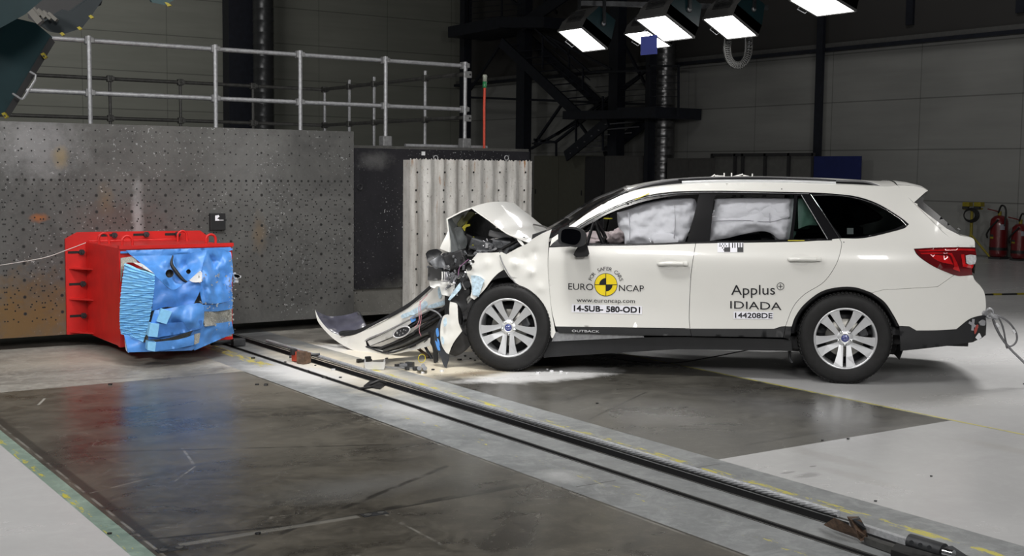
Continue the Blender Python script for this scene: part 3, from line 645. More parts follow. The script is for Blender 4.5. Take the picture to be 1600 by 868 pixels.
# fire extinguishers by the right wall
def hose(mb, pts, r, mi=0): mb.tube(catmull([tuple(p) for p in pts], False, 6), r, 8, mi)
def extinguisher(px, pyt, pyb, wpx, lab):
    X = 22.05; b = PX(px, pyb, X); top = PX(px, pyt, X); dep = (b-CAMPOS)@fw; r = wpx*dep/F/2; H = top[2]-b[2]
    z0 = .30; H = max(.5, H); z0 = b[2]
    t = empty('fire_extinguisher', (X, b[1], max(0, z0-.08))); R_ = Rel(t); tag(t, lab, 'fire extinguisher', 'fire extinguishers by the right wall')
    mb = MB(); mb.lathe([(0, 0), (r*.7, 0), (r*.95, .03), (r, .08), (r, H-.16), (r*.92, H-.08), (r*.6, H-.02), (r*.25, H), (0, H)], (X, b[1], z0), seg=24); R_.build(mb, 'cylinder', red_ext)
    mb = MB(); mb.cyl((X, b[1], z0+H), (X, b[1], z0+H+.08), .035, 12); mb.bar((X, b[1], z0+H+.07), (X-.02, b[1]+.26, z0+H+.12), .03, .02, mi=1); R_.build(mb, 'valve', [yellow_dark, red_ext])
    mb = MB(); hose(mb, [(X-.05, b[1], z0+H+.05), (X-.1, b[1]-r*.6, z0+H+.20), (X-.1, b[1]-r*1.15, z0+H+.12), (X-.1, b[1]-r*1.1, z0+H*.75)], .018); hose(mb, [(X-r, b[1]-r*.5, z0+H*.9), (X-r*1.05, b[1]+r*.4, z0+H*.7), (X-r*.9, b[1]+r*.95, z0+H*.55), (X-r*.7, b[1]+r*1.0, z0+H*.45)], .018); R_.build(mb, 'hose', cable_black)
    mb = MB(); mb.lathe([(r*1.02, -.03), (r*1.03, .03)], (X, b[1], z0+H*.2), seg=24); R_.build(mb, 'strap', cable_black)
    vs = []; 
    for (nm, u0, u1, z_, h, mt) in (('white_label', -.9, -.35, .66, .13, simple('label_pale', (.26, .26, .30), .5)), ('yellow_label', .35, .95, .44, .045, yellow_dark), ('dark_label', .35, .95, .49, .05, cab_b)):
        mb = MB(); vs = []
        for k in range(5):
            th = u0+(u1-u0)*k/4; ang = math.pi+.35-th
            for zz in (0, 1): vs.append((X+r*1.012*math.cos(ang), b[1]+r*1.012*math.sin(ang), z0+H*z_+zz*H*h))
        mb.add(vs, [(2*k, 2*k+2, 2*k+3, 2*k+1) for k in range(4)]); R_.build(mb, nm, mt)
    mb = MB(); mb.box((X+.02, b[1], z0*.5-.0), (.3, r*1.5, max(.02, z0-.0))); R_.build(mb, 'stand', cab_b)
extinguisher(1559, 336, 401, 27, 'tall dark red fire extinguisher against the wall, the left of the two')
extinguisher(1592, 349, 404, 25, 'dark red fire extinguisher cut off by the right edge of the photo')
# yellow tripod work light
X = 22.0; t = empty('work_light', tuple(PX(1518, 392, X)[:2])+(0,)); R_ = Rel(t); tag(t, 'yellow twin work light on a tripod stand beside the fire extinguishers', 'work light')
g2 = lambda px, py, dx_=0: PX(px, py, X+dx_)
for a, b in (((1517, 366), (1548, 404)), ((1517, 366), (1500, 404)), ((1517, 366), (1522, 404))):
    pa, pb = g2(*a), g2(*b); pb = np.array([X-.3 if b[0] == 1522 else X, pb[1], .01]); mb = MB(); mb.tube([pa, pb], .022, 8); R_.build(mb, 'leg', yellow_dark)
mb = MB(); mb.tube([g2(1517, 372), g2(1519, 325)], .03, 10); R_.build(mb, 'mast', yellow_dark); mb = MB(); mb.tube([g2(1505, 326), g2(1535, 326)], .02, 8); R_.build(mb, 'crossbar', yellow_dark)
for px in (1512, 1530):
    c = g2(px, 319); mb = MB(); mb.box(c, (.14, .16, .09), bevel=.01); mb.box((c[0]-.06, c[1], c[2]-.07), (.06, .13, .05), mi=1); R_.build(mb, 'lamp_head', [yellow_dark, cab_b])
mb = MB()
for k in range(4): mb.tube([g2(1517+(9+k)*math.cos(a)+k-2, 336+(8+k)*math.sin(a), -.1) for a in np.linspace(0, 6.28, 20)], .012, 6)
R_.build(mb, 'coiled_cable', cable_black)
# hazard cord on the far floor
mb = MB(); a = PZ(1535, 461); b = PZ(1640, 459); mb.bar(a+[0, 0, .01], b+[0, 0, .01], .04, .02); 
for k in (.15, .5): p = a+(b-a)*k; q = a+(b-a)*(k+.12); mb.bar(p+[0, 0, .012], q+[0, 0, .012], .045, .022, mi=1)
tag(mb.build('striped_cord', [cable_black, yellow_dark]), 'black and yellow cord lying on the floor behind the car', 'cord')
# ================================================================ CEILING FLOODLIGHTS
def floodlight(px, py, D, L=.64, M=.60, th=30, lab='', H=.50, yaw=0, power=12, on=True):
    c = PD(px, py, D); t = empty('floodlight', tuple(c)); R_ = Rel(t); tag(t, lab, 'floodlight', 'overhead floodlights')
    th = math.radians(th); e1 = np.array([math.sin(yaw), math.cos(yaw), 0]); ex = np.array([math.cos(yaw), -math.sin(yaw), 0])
    e2 = ex*math.cos(th)+np.array([0, 0, -math.sin(th)]); n = ex*math.sin(th)+np.array([0, 0, math.cos(th)])   # n: up, out of the back
    def q(u, v, w_): return c+e1*u*L/2+e2*v*M/2+n*w_
    mb = MB(); s = .8; ring = lambda k, w_: [q(-k, -k, w_), q(k, -k, w_), q(k, k, w_), q(-k, k, w_)]
    v = ring(1, .01)+ring(1, H*.35)+[q(-.92, -.55, H), q(.92, -.55, H), q(.92, .75, H), q(-.92, .75, H)]
    mb.add(v, [(0, 1, 5, 4), (1, 2, 6, 5), (2, 3, 7, 6), (3, 0, 4, 7), (4, 5, 9, 8), (6, 7, 11, 10), (8, 9, 10, 11)], 0); mb.add(v, [(7, 4, 8, 11), (5, 6, 10, 9), (0, 3, 7, 4), (1, 2, 6, 5)], 1)
    R_.build(mb, 'housing', [housing_grey, teal])
    mb = MB(); k = 1.0
    for a, b in (((-1, -1), (1, -1)), ((1, -1), (1, 1)), ((1, 1), (-1, 1)), ((-1, 1), (-1, -1))): mb.bar(q(*a, 0), q(*b, 0), .03, .03)
    R_.build(mb, 'bezel', housing_grey)
    mb = MB(); mb.add([q(-.97, -.97, -.006), q(.97, -.97, -.006), q(.97, .97, -.006), q(-.97, .97, -.006)], [(0, 1, 2, 3)]); mb.add([q(-.97, -.97, -.002), q(.97, -.97, -.002), q(.97, .97, -.002), q(-.97, .97, -.002)], [(3, 2, 1, 0)], 1)
    R_.build(mb, 'lens', [lampface, housing_grey], fix=False)
    mb = MB()
    for k in range(9): a = -.75+k*.17; mb.bar(q(-.6, 0, 0)+n*0+(q(0, -1, 0)-c)+n*(H*.30+.02*0)+n*k*.0+(n*(H*.42*k/9)), q(.6, 0, 0)+(q(0, -1, 0)-c)+n*(H*.30)+n*(H*.42*k/9), .012, .01)
    R_.build(mb, 'cooling_fins', dark_metal)
    mb = MB(); hp = [q(.25, 1, -.01)+e2*.0, q(.25, 1, -.01)-n*.05+e2*.03, q(-.25, 1, -.01)-n*.05+e2*.03, q(-.25, 1, -.01)]
    hp = [q(-1, -.2, -.01), q(-1, -.2, -.05)-e1*.03, q(-1, .35, -.05)-e1*.03, q(-1, .35, -.01)] if False else [q(1, -.2, -.0), q(1, -.2, -.04)+e1*.05, q(1, .35, -.04)+e1*.05, q(1, .35, -.0)]
    mb.tube(hp, .008, 8); R_.build(mb, 'handle', galv)
    mb = MB(); mb.lathe([(.0, 0), (.035, 0), (.035, .02), (.0, .02)], q(-1.0, .1, H*.6), -e1, 14); mb.lathe([(.05, 0), (.05, .01), (.035, .012)], q(-1.0, .1, H*.6), -e1, 14, 1)
    R_.build(mb, 'pivot', [galv, dark_metal])
    mb = MB()
    for u in (-1.04, 1.04): mb.bar(q(u, .1, H*.6), q(u, .1, H*.6)+np.array([0, 0, .5]), .03, .05)
    mb.bar(q(-1.04, .1, H*.6)+[0, 0, .5], q(1.04, .1, H*.6)+[0, 0, .5], .05, .04); R_.build(mb, 'yoke', dark_metal)
    ld = bpy.data.lights.new('floodlight_beam', 'AREA'); ld.shape = 'RECTANGLE'; ld.size = L*.9; ld.size_y = M*.9; ld.energy = power; lo = bpy.data.objects.new('floodlight_beam', ld); COL.objects.link(lo)
    lo.parent = t; B = Matrix((tuple(e1), tuple(np.cross(n, e1)), tuple(n))).transposed(); lo.matrix_local = Matrix.Translation(Vector(-n*.02)) @ B.to_4x4(); ld.color = (1, .98, .95); ld.spread = math.radians(140)
    return t
floodlight(910, 62, 20, lab='lit floodlight with teal side, leftmost of the hanging lights over the stairs')
floodlight(1039, 44, 18, .66, .62, 27, lab='largest lit floodlight, partly covering the blue square card')
floodlight(1012, 62, 24, .7, .66, 22, lab='lit floodlight half hidden behind the blue square card')
floodlight(1141, 42, 19, .66, .60, 27, lab='lit floodlight directly above the looped cable chain')
floodlight(1285, 8, 17.5, .72, .62, 17, lab='lit floodlight at the top edge above the tall navy wall column')
c = PD(1014, 69, 17.7); w_ = 26*17.7/F; mb = MB()
e = rt*w_/2; u = up*w_*.58; mb.prism([c-e-u-up*.02, c+e-u, c+e+u, c-e+u*.75], fw*.008); tag(mb.build('blue_filter_card', blue_card), 'square blue card hanging in front of the floodlights', 'card')
# truss carrying the lights
mb = MB()
for (a, b, D) in (((880, -10), (1420, -28), 20.5), ((880, -30), (1420, -48), 20.5), ((905, 5), (1200, 12), 20.6)): mb.bar(PD(*a, D), PD(*b, D+.2), .08, .08)
for k in range(9): mb.bar(PD(900+k*60, -10, 20.5), PD(930+k*60, -32, 20.5), .04, .04)
tag(mb.build('lighting_truss', dark_metal), 'dark overhead truss from which the lit floodlights hang', 'truss')
# looped cable chain
t = empty('cable_chain', tuple(PD(1155, 60, 19.6))); R_ = Rel(t); tag(t, 'U shaped grey cable chain hanging below a floodlight', 'cable chain')
path = [(1172, -14), (1170, 40), (1170, 75), (1166, 92), (1156, 102), (1145, 100), (1138, 90), (1136, 75), (1138, 55), (1140, -14)]
pth = catmull([(float(x), float(y)) for x, y in path], False, 5); mb = MB()
for i in range(0, len(pth)-1):
    a = PD(pth[i][0], pth[i][1], 19.6); b = PD(pth[i+1][0], pth[i+1][1], 19.6); d_ = (b-a); nn = np.cross(d_, fw); nn /= np.linalg.norm(nn); k = .045
    for s_ in (-1, 1): mb.bar(a+nn*k*s_, b+nn*k*s_, .02, .08, upv=fw)
    mb.bar(a-nn*k, a+nn*k, .018, .08, upv=fw)
R_.build(mb, 'links', galv_dim); mb = MB(); mb.tube([PD(p[0], p[1], 19.62) for p in pth], .02, 8); R_.build(mb, 'cables', galv)
# big teal lamp housings, upper left, close to the camera
def vdir(px, py): d = ray(px, py); return d/np.linalg.norm(d)
def housing(pts, D, th, m, lab, extras, name='large_floodlight'):
    c = PD(*pts[0], D); t = empty(name, tuple(c)); R_ = Rel(t); tag(t, lab, 'floodlight')
    mb = MB(); mb.prism([PD(x, y, D) for x, y in pts], (vdir(*pts[1])-.06*rt)*th); R_.build(mb, 'housing', m); return R_
R_ = housing([(-60, 20), (27, 29), (56, 36), (82, 58), (66, 92), (10, 178), (-60, 190)], 6.6, .5, teal, 'large dark teal lamp housing at the left edge with yellow clips', None)
mb = MB(); mb.prism([PD(x, y, 6.58) for x, y in ((79, 57), (86, 66), (14, 184), (6, 178))], vdir(60, 100)*.48); R_.build(mb, 'lens_frame', simple('frame_black', (.012, .012, .013), .5))
for px, py in ((68, 87), (7, 180)):
    mb = MB(); mb.prism([PD(px+x, py+y, 6.55) for x, y in ((-5, -3), (0, -5), (5, 2), (1, 5))], fw*.02); mb.prism([PD(px+x, py+y, 6.545) for x, y in ((-2, 0), (1, -1), (2, 2), (0, 2))], fw*.002, 1); R_.build(mb, 'yellow_clip', [yellow_dark, cab_b])
mb = MB(); mb.tube([PD(x, y, 6.52) for x, y in catmull([(47., 112.), (56., 117., True), (55., 125., True), (38., 152.), (32., 154., True), (20., 146., True)], False, 4)], .006, 8); R_.build(mb, 'handle', galv)
R_ = housing([(-60, -40), (60, -40), (66, 0), (40, 22), (0, 44), (-60, 60)], 6.2, .5, simple('teal_housing_dim', (.005, .020, .024), .5), 'dark teal lamp arm crossing the top left corner above the large housing', None, 'lamp_yoke')
R_ = housing([(62, 38), (100, 15), (112, 18), (150, -10), (158, -20), (160, 0), (142, 26), (128, 44), (100, 53), (80, 50)], 7.6, .45, simple('navy_teal', (.006, .011, .014), .45), 'dark lamp unit with black fins beside the large teal housing', None)
mb = MB(); mb.prism([PD(x, y, 7.9) for x, y in ((40, -10), (165, -20), (158, 8), (118, 24), (104, 22), (64, 42), (44, 28))], vdir(90, 10)*.3); R_.build(mb, 'bracket', simple('bracket_black', (.008, .008, .009), .6))
mb = MB()
for k in range(4): mb.bar(PD(52+k*8, 18+k*3-6, 7.55), PD(62+k*9, 34+k*2-8, 7.55), .02, .03, upv=fw)
mb.bar(PD(46, 14, 7.55), PD(64, 36, 7.55), .04, .04, upv=fw); R_.build(mb, 'fins', simple('warm_grey_metal', (.10, .095, .085), .5))
for px, py in ((142, 26), (124, 44), (97, 53)):
    mb = MB(); mb.prism([PD(px+x, py+y, 7.5) for x, y in ((-4, -1), (0, -3), (4, 1), (0, 3))], fw*.02); R_.build(mb, 'yellow_clip', yellow_dark)
R_ = housing([(225, -20), (290, -20), (275, -2), (258, 8), (238, 4)], 8.2, .4, simple('teal_housing_dim2', (.010, .035, .040), .5), 'corner of a dark lamp unit with a yellow clip at the top edge', None)
mb = MB(); mb.prism([PD(x, y, 8.1) for x, y in ((257, 3), (262, 4), (268, 8), (262, 10))], fw*.02); R_.build(mb, 'yellow_clip', yellow_dark)
# ================================================================ RED BARRIER BOX WITH BLUE HONEYCOMB
XL, XRb, YFb, ZBt, ZTp = 3.15, 4.15, 10.5, .115, .965
t = empty('deformable_barrier', (3.65, 10.8, 0)); RB = Rel(t); tag(t, 'red steel barrier box with crushed blue honeycomb front, bolted to the perforated block', 'crash barrier')
Yp = YB-.03
mb = MB(); pl = [PY(x, y, Yp) for x, y in ((102, 373), (121, 362.5), (313, 360), (326, 370))]
mb.prism([(pl[0][0], Yp, ZBt), (pl[3][0], Yp, ZBt), (pl[3][0], Yp, pl[3][2]), (pl[2][0]+.0, Yp, pl[2][2]), (pl[1][0], Yp, pl[1][2]), (pl[0][0], Yp, pl[0][2])][::-1], (0, .028, 0)); RB.build(mb, 'back_plate', red_paint)
mb = MB(); mb.box(((XL+XRb)/2, (Yp+YFb)/2, (ZBt+ZTp)/2), (XRb-XL, Yp-YFb, ZTp-ZBt), bevel=.006); mb.box(((XL+XRb)/2, YFb+.015, ZTp+.006), (XRb-XL+.02, .05, .03)); mb.box((XL-.002, YFb+.03, (ZBt+ZTp)/2), (.02, .06, ZTp-ZBt))
mb.tube([(XL+.02, Yp-.01, ZTp+.004), (XRb-.2, Yp-.01, ZTp+.004)], .012, 8); RB.build(mb, 'box', red_paint)
for py in (419, 467, 519):
    z = PY(120, py, Yp-.1)[2]; mb = MB(); mb.prism([(2.99, Yp, z), (XL, Yp, z), (XL, Yp-.20, z)], (0, 0, -.012)); RB.build(mb, 'gusset', red_paint)
for px, py, sx in ((127, 393.5, -1), (129, 443, -1), (130, 492.5, -1), (178, 367, -1), (228, 366, -1), (277, 365.5, -1)):
    c = PY(px, py, Yp); mb = MB(); mb.box((c[0]-.055, Yp-.001, c[2]), (.13, .004, .022), mi=1); mb.cyl((c[0], Yp, c[2]), (c[0], Yp-.03, c[2]), .028, 6); mb.cyl((c[0], Yp-.02, c[2]), (c[0], Yp-.05, c[2]), .013, 10); RB.build(mb, 'bolt', [dark_metal, hole_dark])
for px, py, Y in ((162.5, 380, 11.2), (199, 386, 10.65), (285, 376, 11.3), (329.5, 383, 10.62)):
    c = PY(px, py, Y); r = .045; mb = MB(); mb.tube([(c[0]-r, Y, ZTp-.01), (c[0]-r, Y, ZTp+.05)]+[(c[0]-r*math.cos(a), Y, ZTp+.05+r*math.sin(a)) for a in np.linspace(.2, math.pi-.2, 9)]+[(c[0]+r, Y, ZTp+.05), (c[0]+r, Y, ZTp-.01)], .011, 10); RB.build(mb, 'lifting_lug', red_paint)
for px, py in ((241.5, 395.5), (277, 395.5), (346, 393)):
    c = PY(px, py, YFb); mb = MB(); mb.cyl((c[0], YFb, c[2]), (c[0], YFb-.02, c[2]), .014, 8); RB.build(mb, 'bolt', dark_metal)
mb = MB(); mb.box(((XL+XRb)/2, YFb-.006, ZTp-.035), (XRb-XL, .008, .018)); RB.build(mb, 'blue_strip', blue_skin)
# crushed core
mb = MB(); mb.box(((XL+XRb)/2-.02, YFb-.09, .48), (XRb-XL-.12, .18, .62)); RB.build(mb, 'honeycomb_core', honeycomb)
def bs(pts, nm, mat, **k):
    k.setdefault('thick', .012); k.setdefault('step', 5); k.setdefault('push', (0, 1, 0))
    return RB.build(sheet(pts, PY, **k), nm, mat, fix=False)
bs([(197, 391, 10.49, True), (361, 386, 10.49, True), (358, 392, 10.40), (323, 391, 10.30), (292, 396, 10.28), (270, 399, 10.36), (244, 399, 10.32), (212, 402, 10.42)], 'top_skin', blue_skin, crumple=.03)
bs([(207, 400, 10.44, True), (228, 399, 10.34), (270, 399, 10.30, True), (274, 416, 10.17), (291, 439, 10.07, True), (286, 450, 10.05), (268, 452, 10.03), (242, 430, 10.02, True), (224, 414, 10.20)], 'creased_skin', blue_skin, crumple=.11, cscale=4, mi=0)
bs([(270, 398, 10.30, True), (292, 396, 10.22), (323, 390, 10.20, True), (320, 412, 10.12), (315, 427, 10.05, True), (300, 436, 10.06), (290, 440, 10.10, True), (278, 424, 10.26), (270, 410, 10.32)], 'creased_skin', blue_skin, crumple=.12, cscale=4)
bs([(323, 390, 10.2, True), (345, 388, 10.3), (361, 394, 10.40, True), (364, 420, 10.28), (362, 440, 10.22), (364, 468, 10.22, True), (340, 474, 10.05), (316, 474, 10.0, True), (312, 450, 9.98), (315, 427, 10.03)], 'torn_skin', blue_skin, crumple=.14, cscale=8)
bs([(242, 430, 10.02, True), (268, 452, 10.0), (290, 442, 10.06), (315, 428, 10.03, True), (313, 452, 9.98), (303, 474, 9.98, True), (285, 482, 10.0), (262, 479, 10.0), (238, 485, 9.99, True), (240, 455, 9.98)], 'face_skin', simple('deep_blue_skin', (.05, .18, .52), .42, var=.2), crumple=.07, cscale=5)
bs([(242, 484, 9.99, True), (262, 482, 10.0), (303, 474, 9.98), (318, 478, 9.98), (316, 510, 9.98), (300, 516, 9.98), (262, 528, 9.99), (232, 530, 9.99, True), (236, 505, 9.98)], 'face_skin', blue_skin, crumple=.08, cscale=6)
bs([(316, 476, 9.98, True), (345, 474, 10.06), (364, 468, 10.2, True), (363, 482, 10.2, True), (340, 486, 10.1), (318, 486, 9.99, True)], 'torn_skin', blue_skin, crumple=.08, cscale=14)
bs([(316, 486, 10.02, True), (355, 482, 10.16, True), (358, 505, 10.18, True), (320, 510, 10.02, True)], 'bare_honeycomb', honeycomb, crumple=.04, cscale=14)
bs([(306, 508, 10.0, True), (330, 506, 10.05), (362, 502, 10.2, True), (366, 520, 10.28, True), (334, 534, 10.12), (304, 547, 10.02, True), (296, 530, 10.0)], 'torn_skin', blue_skin, crumple=.06, cscale=8)
bs([(194, 522, 10.30, True), (200, 550, 10.16, True), (242, 549, 9.99, True), (300, 547, 10.0, True), (303, 540, 10.02), (240, 536, 10.05), (225, 534, 10.1)], 'bottom_skin', blue_skin, crumple=.02)
bs([(195, 523, 10.31, True), (222, 534, 10.14, True), (201, 551, 10.15, True), (197, 545, 10.2)], 'bottom_flap', pale_plastic)
bs([(189, 403, 10.45, True), (208, 401, 10.42), (216, 411, 10.3, True), (196, 412, 10.33), (189, 440, 10.42, True)], 'bare_honeycomb', honeycomb)
bs([(208, 410, 10.32, True), (222, 412, 10.2), (242, 428, 10.03, True), (225, 419, 10.1)], 'pale_flap', pale_plastic)
# pleated side of the core: horizontal folds
A = [(195, 411, 10.30), (187.5, 482, 10.36), (190, 522, 10.33)]; Bq = [(242, 429, 10.02), (238, 478, 10.0), (224, 535, 10.08)]
def quad(Q, v):
    return np.array(Q[0])*(1-v)*(1-2*v)+np.array(Q[1])*4*v*(1-v)+np.array(Q[2])*v*(2*v-1)
mb = MB(); n = 64; m_ = 8; vs = []
for i in range(n+1):
    v = i/n; a = quad(A, v); b = quad(Bq, v)
    for j in range(m_+1):
        u = j/m_; p = a+(b-a)*u; w_ = PY(p[0], p[1], p[2]); off = (.014 if i % 2 else -.0)*(1+.5*math.sin(i*1.7+j)); w_ = w_+np.array([-off*.6, -off, .004*math.sin(i*.9+j*1.2)]); vs.append(w_)
mb.add(vs, [(i*(m_+1)+j, i*(m_+1)+j+1, (i+1)*(m_+1)+j+1, (i+1)*(m_+1)+j) for i in range(n) for j in range(m_)]); 
RB.build(mb, 'pleated_side', blue_light, fix=False)
bs([(242, 430, 10.03, True), (240, 470, 10.01), (236, 500, 10.0), (226, 534, 10.06, True), (233, 505, 10.08), (236, 470, 10.08)], 'edge_foil', dark_metal)
bs([(236, 486, 10.03, True), (256, 482, 10.06), (250, 505, 10.06), (236, 505, 10.03), (226, 535, 10.07, True), (233, 500, 10.07)], 'bare_honeycomb', honeycomb)
def chunk(q, nm, dY=-.05, side=blue_light):
    mb = MB(); F_ = [PY(x, y, 9.93) for x, y in q[:4]]; mb.prism(F_, (.02, .12, 0)); RB.build(mb, nm, side)
chunk([(252, 482), (269, 487), (260, 506), (245, 502)], 'torn_block'); chunk([(235, 505), (249, 505.5), (246, 526.5), (231.5, 525)], 'torn_block'); chunk([(231, 533.5), (244, 534.5), (242, 549), (230.5, 546.5)], 'torn_block')
bs([(249, 505, 9.93, True), (285, 503, 9.95), (316, 500, 9.97, True), (316, 512, 9.98, True), (285, 520, 9.96), (246, 527, 9.94, True)], 'torn_strip', simple('deep_blue_skin', (.05, .18, .52), .42), crumple=.015)
bs([(244, 534, 9.93, True), (280, 530, 9.95), (306, 522, 9.97, True), (306, 538, 9.98, True), (280, 543, 9.96), (242, 549, 9.94, True)], 'torn_strip', blue_skin, crumple=.015)
bs([(304, 522, 9.95, True), (313, 520, 9.96, True), (311, 535, 9.96, True), (304, 538, 9.95, True)], 'bare_honeycomb', honeycomb)
c = PY(264, 427, 10.06)
for px, py, r in ((265, 427, .035), (294.5, 424, .02)):
    c = PY(px, py, 10.02); mb = MB(); mb.lathe([(r, 0), (r*.8, .01), (r*.55, .03), (0, .03)], (c[0], 10.02, c[2]), (0, 1, 0), 14); RB.build(mb, 'dark_hole', hole_dark)
mb = MB(); pts = catmull([(270., 399.), (268., 412.), (275., 424.), (285., 436.), (292., 440.)], False, 4); mb.tube([PY(x, y, 10.16-.10*i/len(pts)) for i, (x, y) in enumerate(pts)], [.006+.012*math.sin(math.pi*i/(len(pts)-1)) for i in range(len(pts))], 6); RB.build(mb, 'crease', cable_black)  # black tube laid along the fold to draw its shade
bs([(296, 438, 10.0, True), (312, 424, 10.0), (316, 426, 10.0, True), (315, 440, 9.97, True), (304, 441, 9.97)], 'pale_flap', pale_plastic, crumple=.02)
random.seed(3)
mb = MB()
for k in range(110):
    r = random.random(); px = random.gauss(362, 4) if r < .4 else random.uniform(310, 366); py = random.uniform(400, 515) if r < .4 else random.choice((430, 441, 476, 482, 506))+random.gauss(0, 4)
    c = PY(px, py, 9.99 if px < 340 else 10.16); s_ = random.uniform(.003, .009); mb.box(c, (s_*2, s_, s_), np.array(Matrix.Rotation(random.random()*3, 3, 'Y')))
RB.build(mb, 'foil_shreds', simple('foil', (.55, .55, .52), .3, .6))
mb = MB()
for k in range(9):
    c = PY(366+random.uniform(0, 8), 438+random.uniform(-10, 6), 10.12); mb.box(c, (.03, .02, .02), np.array(Matrix.Rotation(random.random()*3, 3, 'Y')))
RB.build(mb, 'torn_foil', simple('foil_light', (.6, .62, .66), .3, .4))
mb = MB(); mb.tube([PY(x, y, Y) for x, y, Y in catmull([(-40., 420., 10.2), (20., 411., 10.8), (70., 402., 11.1), (105., 390., 11.3), (134., 379., 11.45)], False, 5)], .0035, 6); tag(mb.build('white_cord', white_raw), 'thin white cord tied to the red box and trailing to the left', 'cord')
# ================================================================ TOW CHANNEL
def spiral(path, r, name, mat, lab, cat, twist=9):
    mb = MB(); n = len(path)
    mb.tube(path, r*.8, 8); 
    L = np.linalg.norm(np.array(path[-1])-np.array(path[0])); k = 6
    for s_ in range(k):
        N_ = int(L*45); d = (np.array(path[-1])-np.array(path[0])); d /= np.linalg.norm(d); x = np.cross(d, (0, 0, 1.)); y = np.cross(x, d)
        mb.tube([np.array(path[0])+d*L*i/N_+(x*math.cos(i*.55+s_*2*math.pi/k)+y*math.sin(i*.55+s_*2*math.pi/k))*r*.62 for i in range(N_+1)], r*.42, 5)
    return tag(mb.build(name, mat), lab, cat)
a = PZ(385, 534, .03); b = PZ(1330, 826, .03)
spiral([(4.625, a[1], .028), (4.60, 4.2, .028), (4.545, 3.55, .03)][0:1]+[(4.60, 3.9, .028)], .017, 'tow_cable', steel_rope, 'long steel tow cable lying beside the channel slot across the floor', 'cable')
# black pad across the channel
t = PZ(590, 600, .01); mb = MB(); q = [PZ(x, y, .012) for x, y in ((568, 602), (578, 594), (604, 598), (594, 606))]
mb.prism(q, (0, 0, -.010)); mb.tube([PZ(578, 600, .02), PZ(592, 594, .05), PZ(602, 598, .02)], .012, 6); mb.tube([PZ(560, 607, .008), PZ(585, 603, .012)], .01, 6)
tag(mb.build('rubber_pad', cable_black), 'small black rubber pad lying across the channel slots', 'pad')
# red tow clamp
c = PZ(470, 558, .04); t = empty('tow_clamp', (c[0], c[1], 0)); R_ = Rel(t); tag(t, 'rusty red tow clamp sitting on the cable near the blue honeycomb', 'clamp')
def bx(px, py, z, sz, m, nm, rz=0, bev=.008): mb = MB(); p = PZ(px, py, z); mb.box(p, sz, np.array(Matrix.Rotation(rz, 3, 'Z')), bevel=bev); return R_.build(mb, nm, m)
bx(466, 556, .05, (.07, .10, .09), simple('clamp_red', (.42, .05, .02), .55, var=.3), 'red_jaw', .3); bx(472, 558, .055, (.05, .09, .11), rust, 'jaw', .3); bx(478, 558, .05, (.05, .08, .09), rust, 'jaw', .3); bx(459, 549, .09, (.05, .05, .05), dark_metal, 'knob')
mb = MB(); mb.tube([PZ(452, 557, .03), PZ(500, 553, .05)], .012, 8); R_.build(mb, 'lever', dark_metal)
mb = MB(); mb.tube([PZ(330, 536, .03), PZ(380, 530, .03)], .02, 8); mb.box(PZ(372, 534, .04), (.12, .08, .07), bevel=.01); mb.box(PZ(350, 531, .03), (.1, .1, .05), bevel=.01); tag(mb.build('channel_end_fitting', dark_metal), 'black fitting at the end of the channel beside the blue honeycomb', 'fitting')
# trolley head, bottom right
c = PZ(1420, 850, 0); t = empty('tow_trolley', (c[0], c[1], 0)); R_ = Rel(t); tag(t, 'black steel tow trolley gripping the cable at the bottom right', 'trolley')
def gp(px, py, z): return PZ(px, py, z)
mb = MB(); mb.prism([gp(1300, 826, .02), gp(1345, 842, .02), gp(1352, 836, .06), gp(1318, 815, .09)], np.array([.02, .07, 0])); R_.build(mb, 'guide_block', rust)
mb = MB(); mb.prism([gp(1330, 812, .12), gp(1346, 812, .12), gp(1358, 842, .02), gp(1345, 845, .02)], np.array([.03, .05, 0])); R_.build(mb, 'lever_plate', rust)
mb = MB(); mb.prism([gp(1332, 811, .125), gp(1344, 809, .125), gp(1354, 826, .08), gp(1348, 828, .07)], np.array([.05, .05, -.01])); R_.build(mb, 'lever_plate', dark_metal)
mb = MB(); mb.bar(gp(1355, 843, .02), gp(1410, 862, .02), .04, .03); R_.build(mb, 'link_bar', galv_dim)
mb = MB(); mb.bar(gp(1330, 817, .07), gp(1425, 848, .07), .028, .028); R_.build(mb, 'cable_end', steel_rope)
mb = MB(); mb.cyl(gp(1422, 845, .08), gp(1475, 861, .08), .034, 16)
for k in range(3): mb.cyl(gp(1424+k*14, 847+k*4, .115), gp(1424+k*14, 847+k*4, .125), .010, 8, 1)
R_.build(mb, 'socket', [dark_metal, chrome])
mb = MB(); mb.prism([gp(1392, 858, .04), gp(1400, 848, .07), gp(1500, 876, .07), gp(1490, 890, .04)], np.array([0, 0, -.04])); R_.build(mb, 'base', cable_black)
mb = MB(); mb.prism([gp(1475, 853, .10), gp(1488, 852, .10), gp(1512, 868, .06), gp(1500, 872, .06)], np.array([.02, .02, -.03])); mb.cyl(gp(1475, 862, .09), gp(1490, 866, .09), .02, 10, 1); R_.build(mb, 'jaw', [dark_metal, chrome])
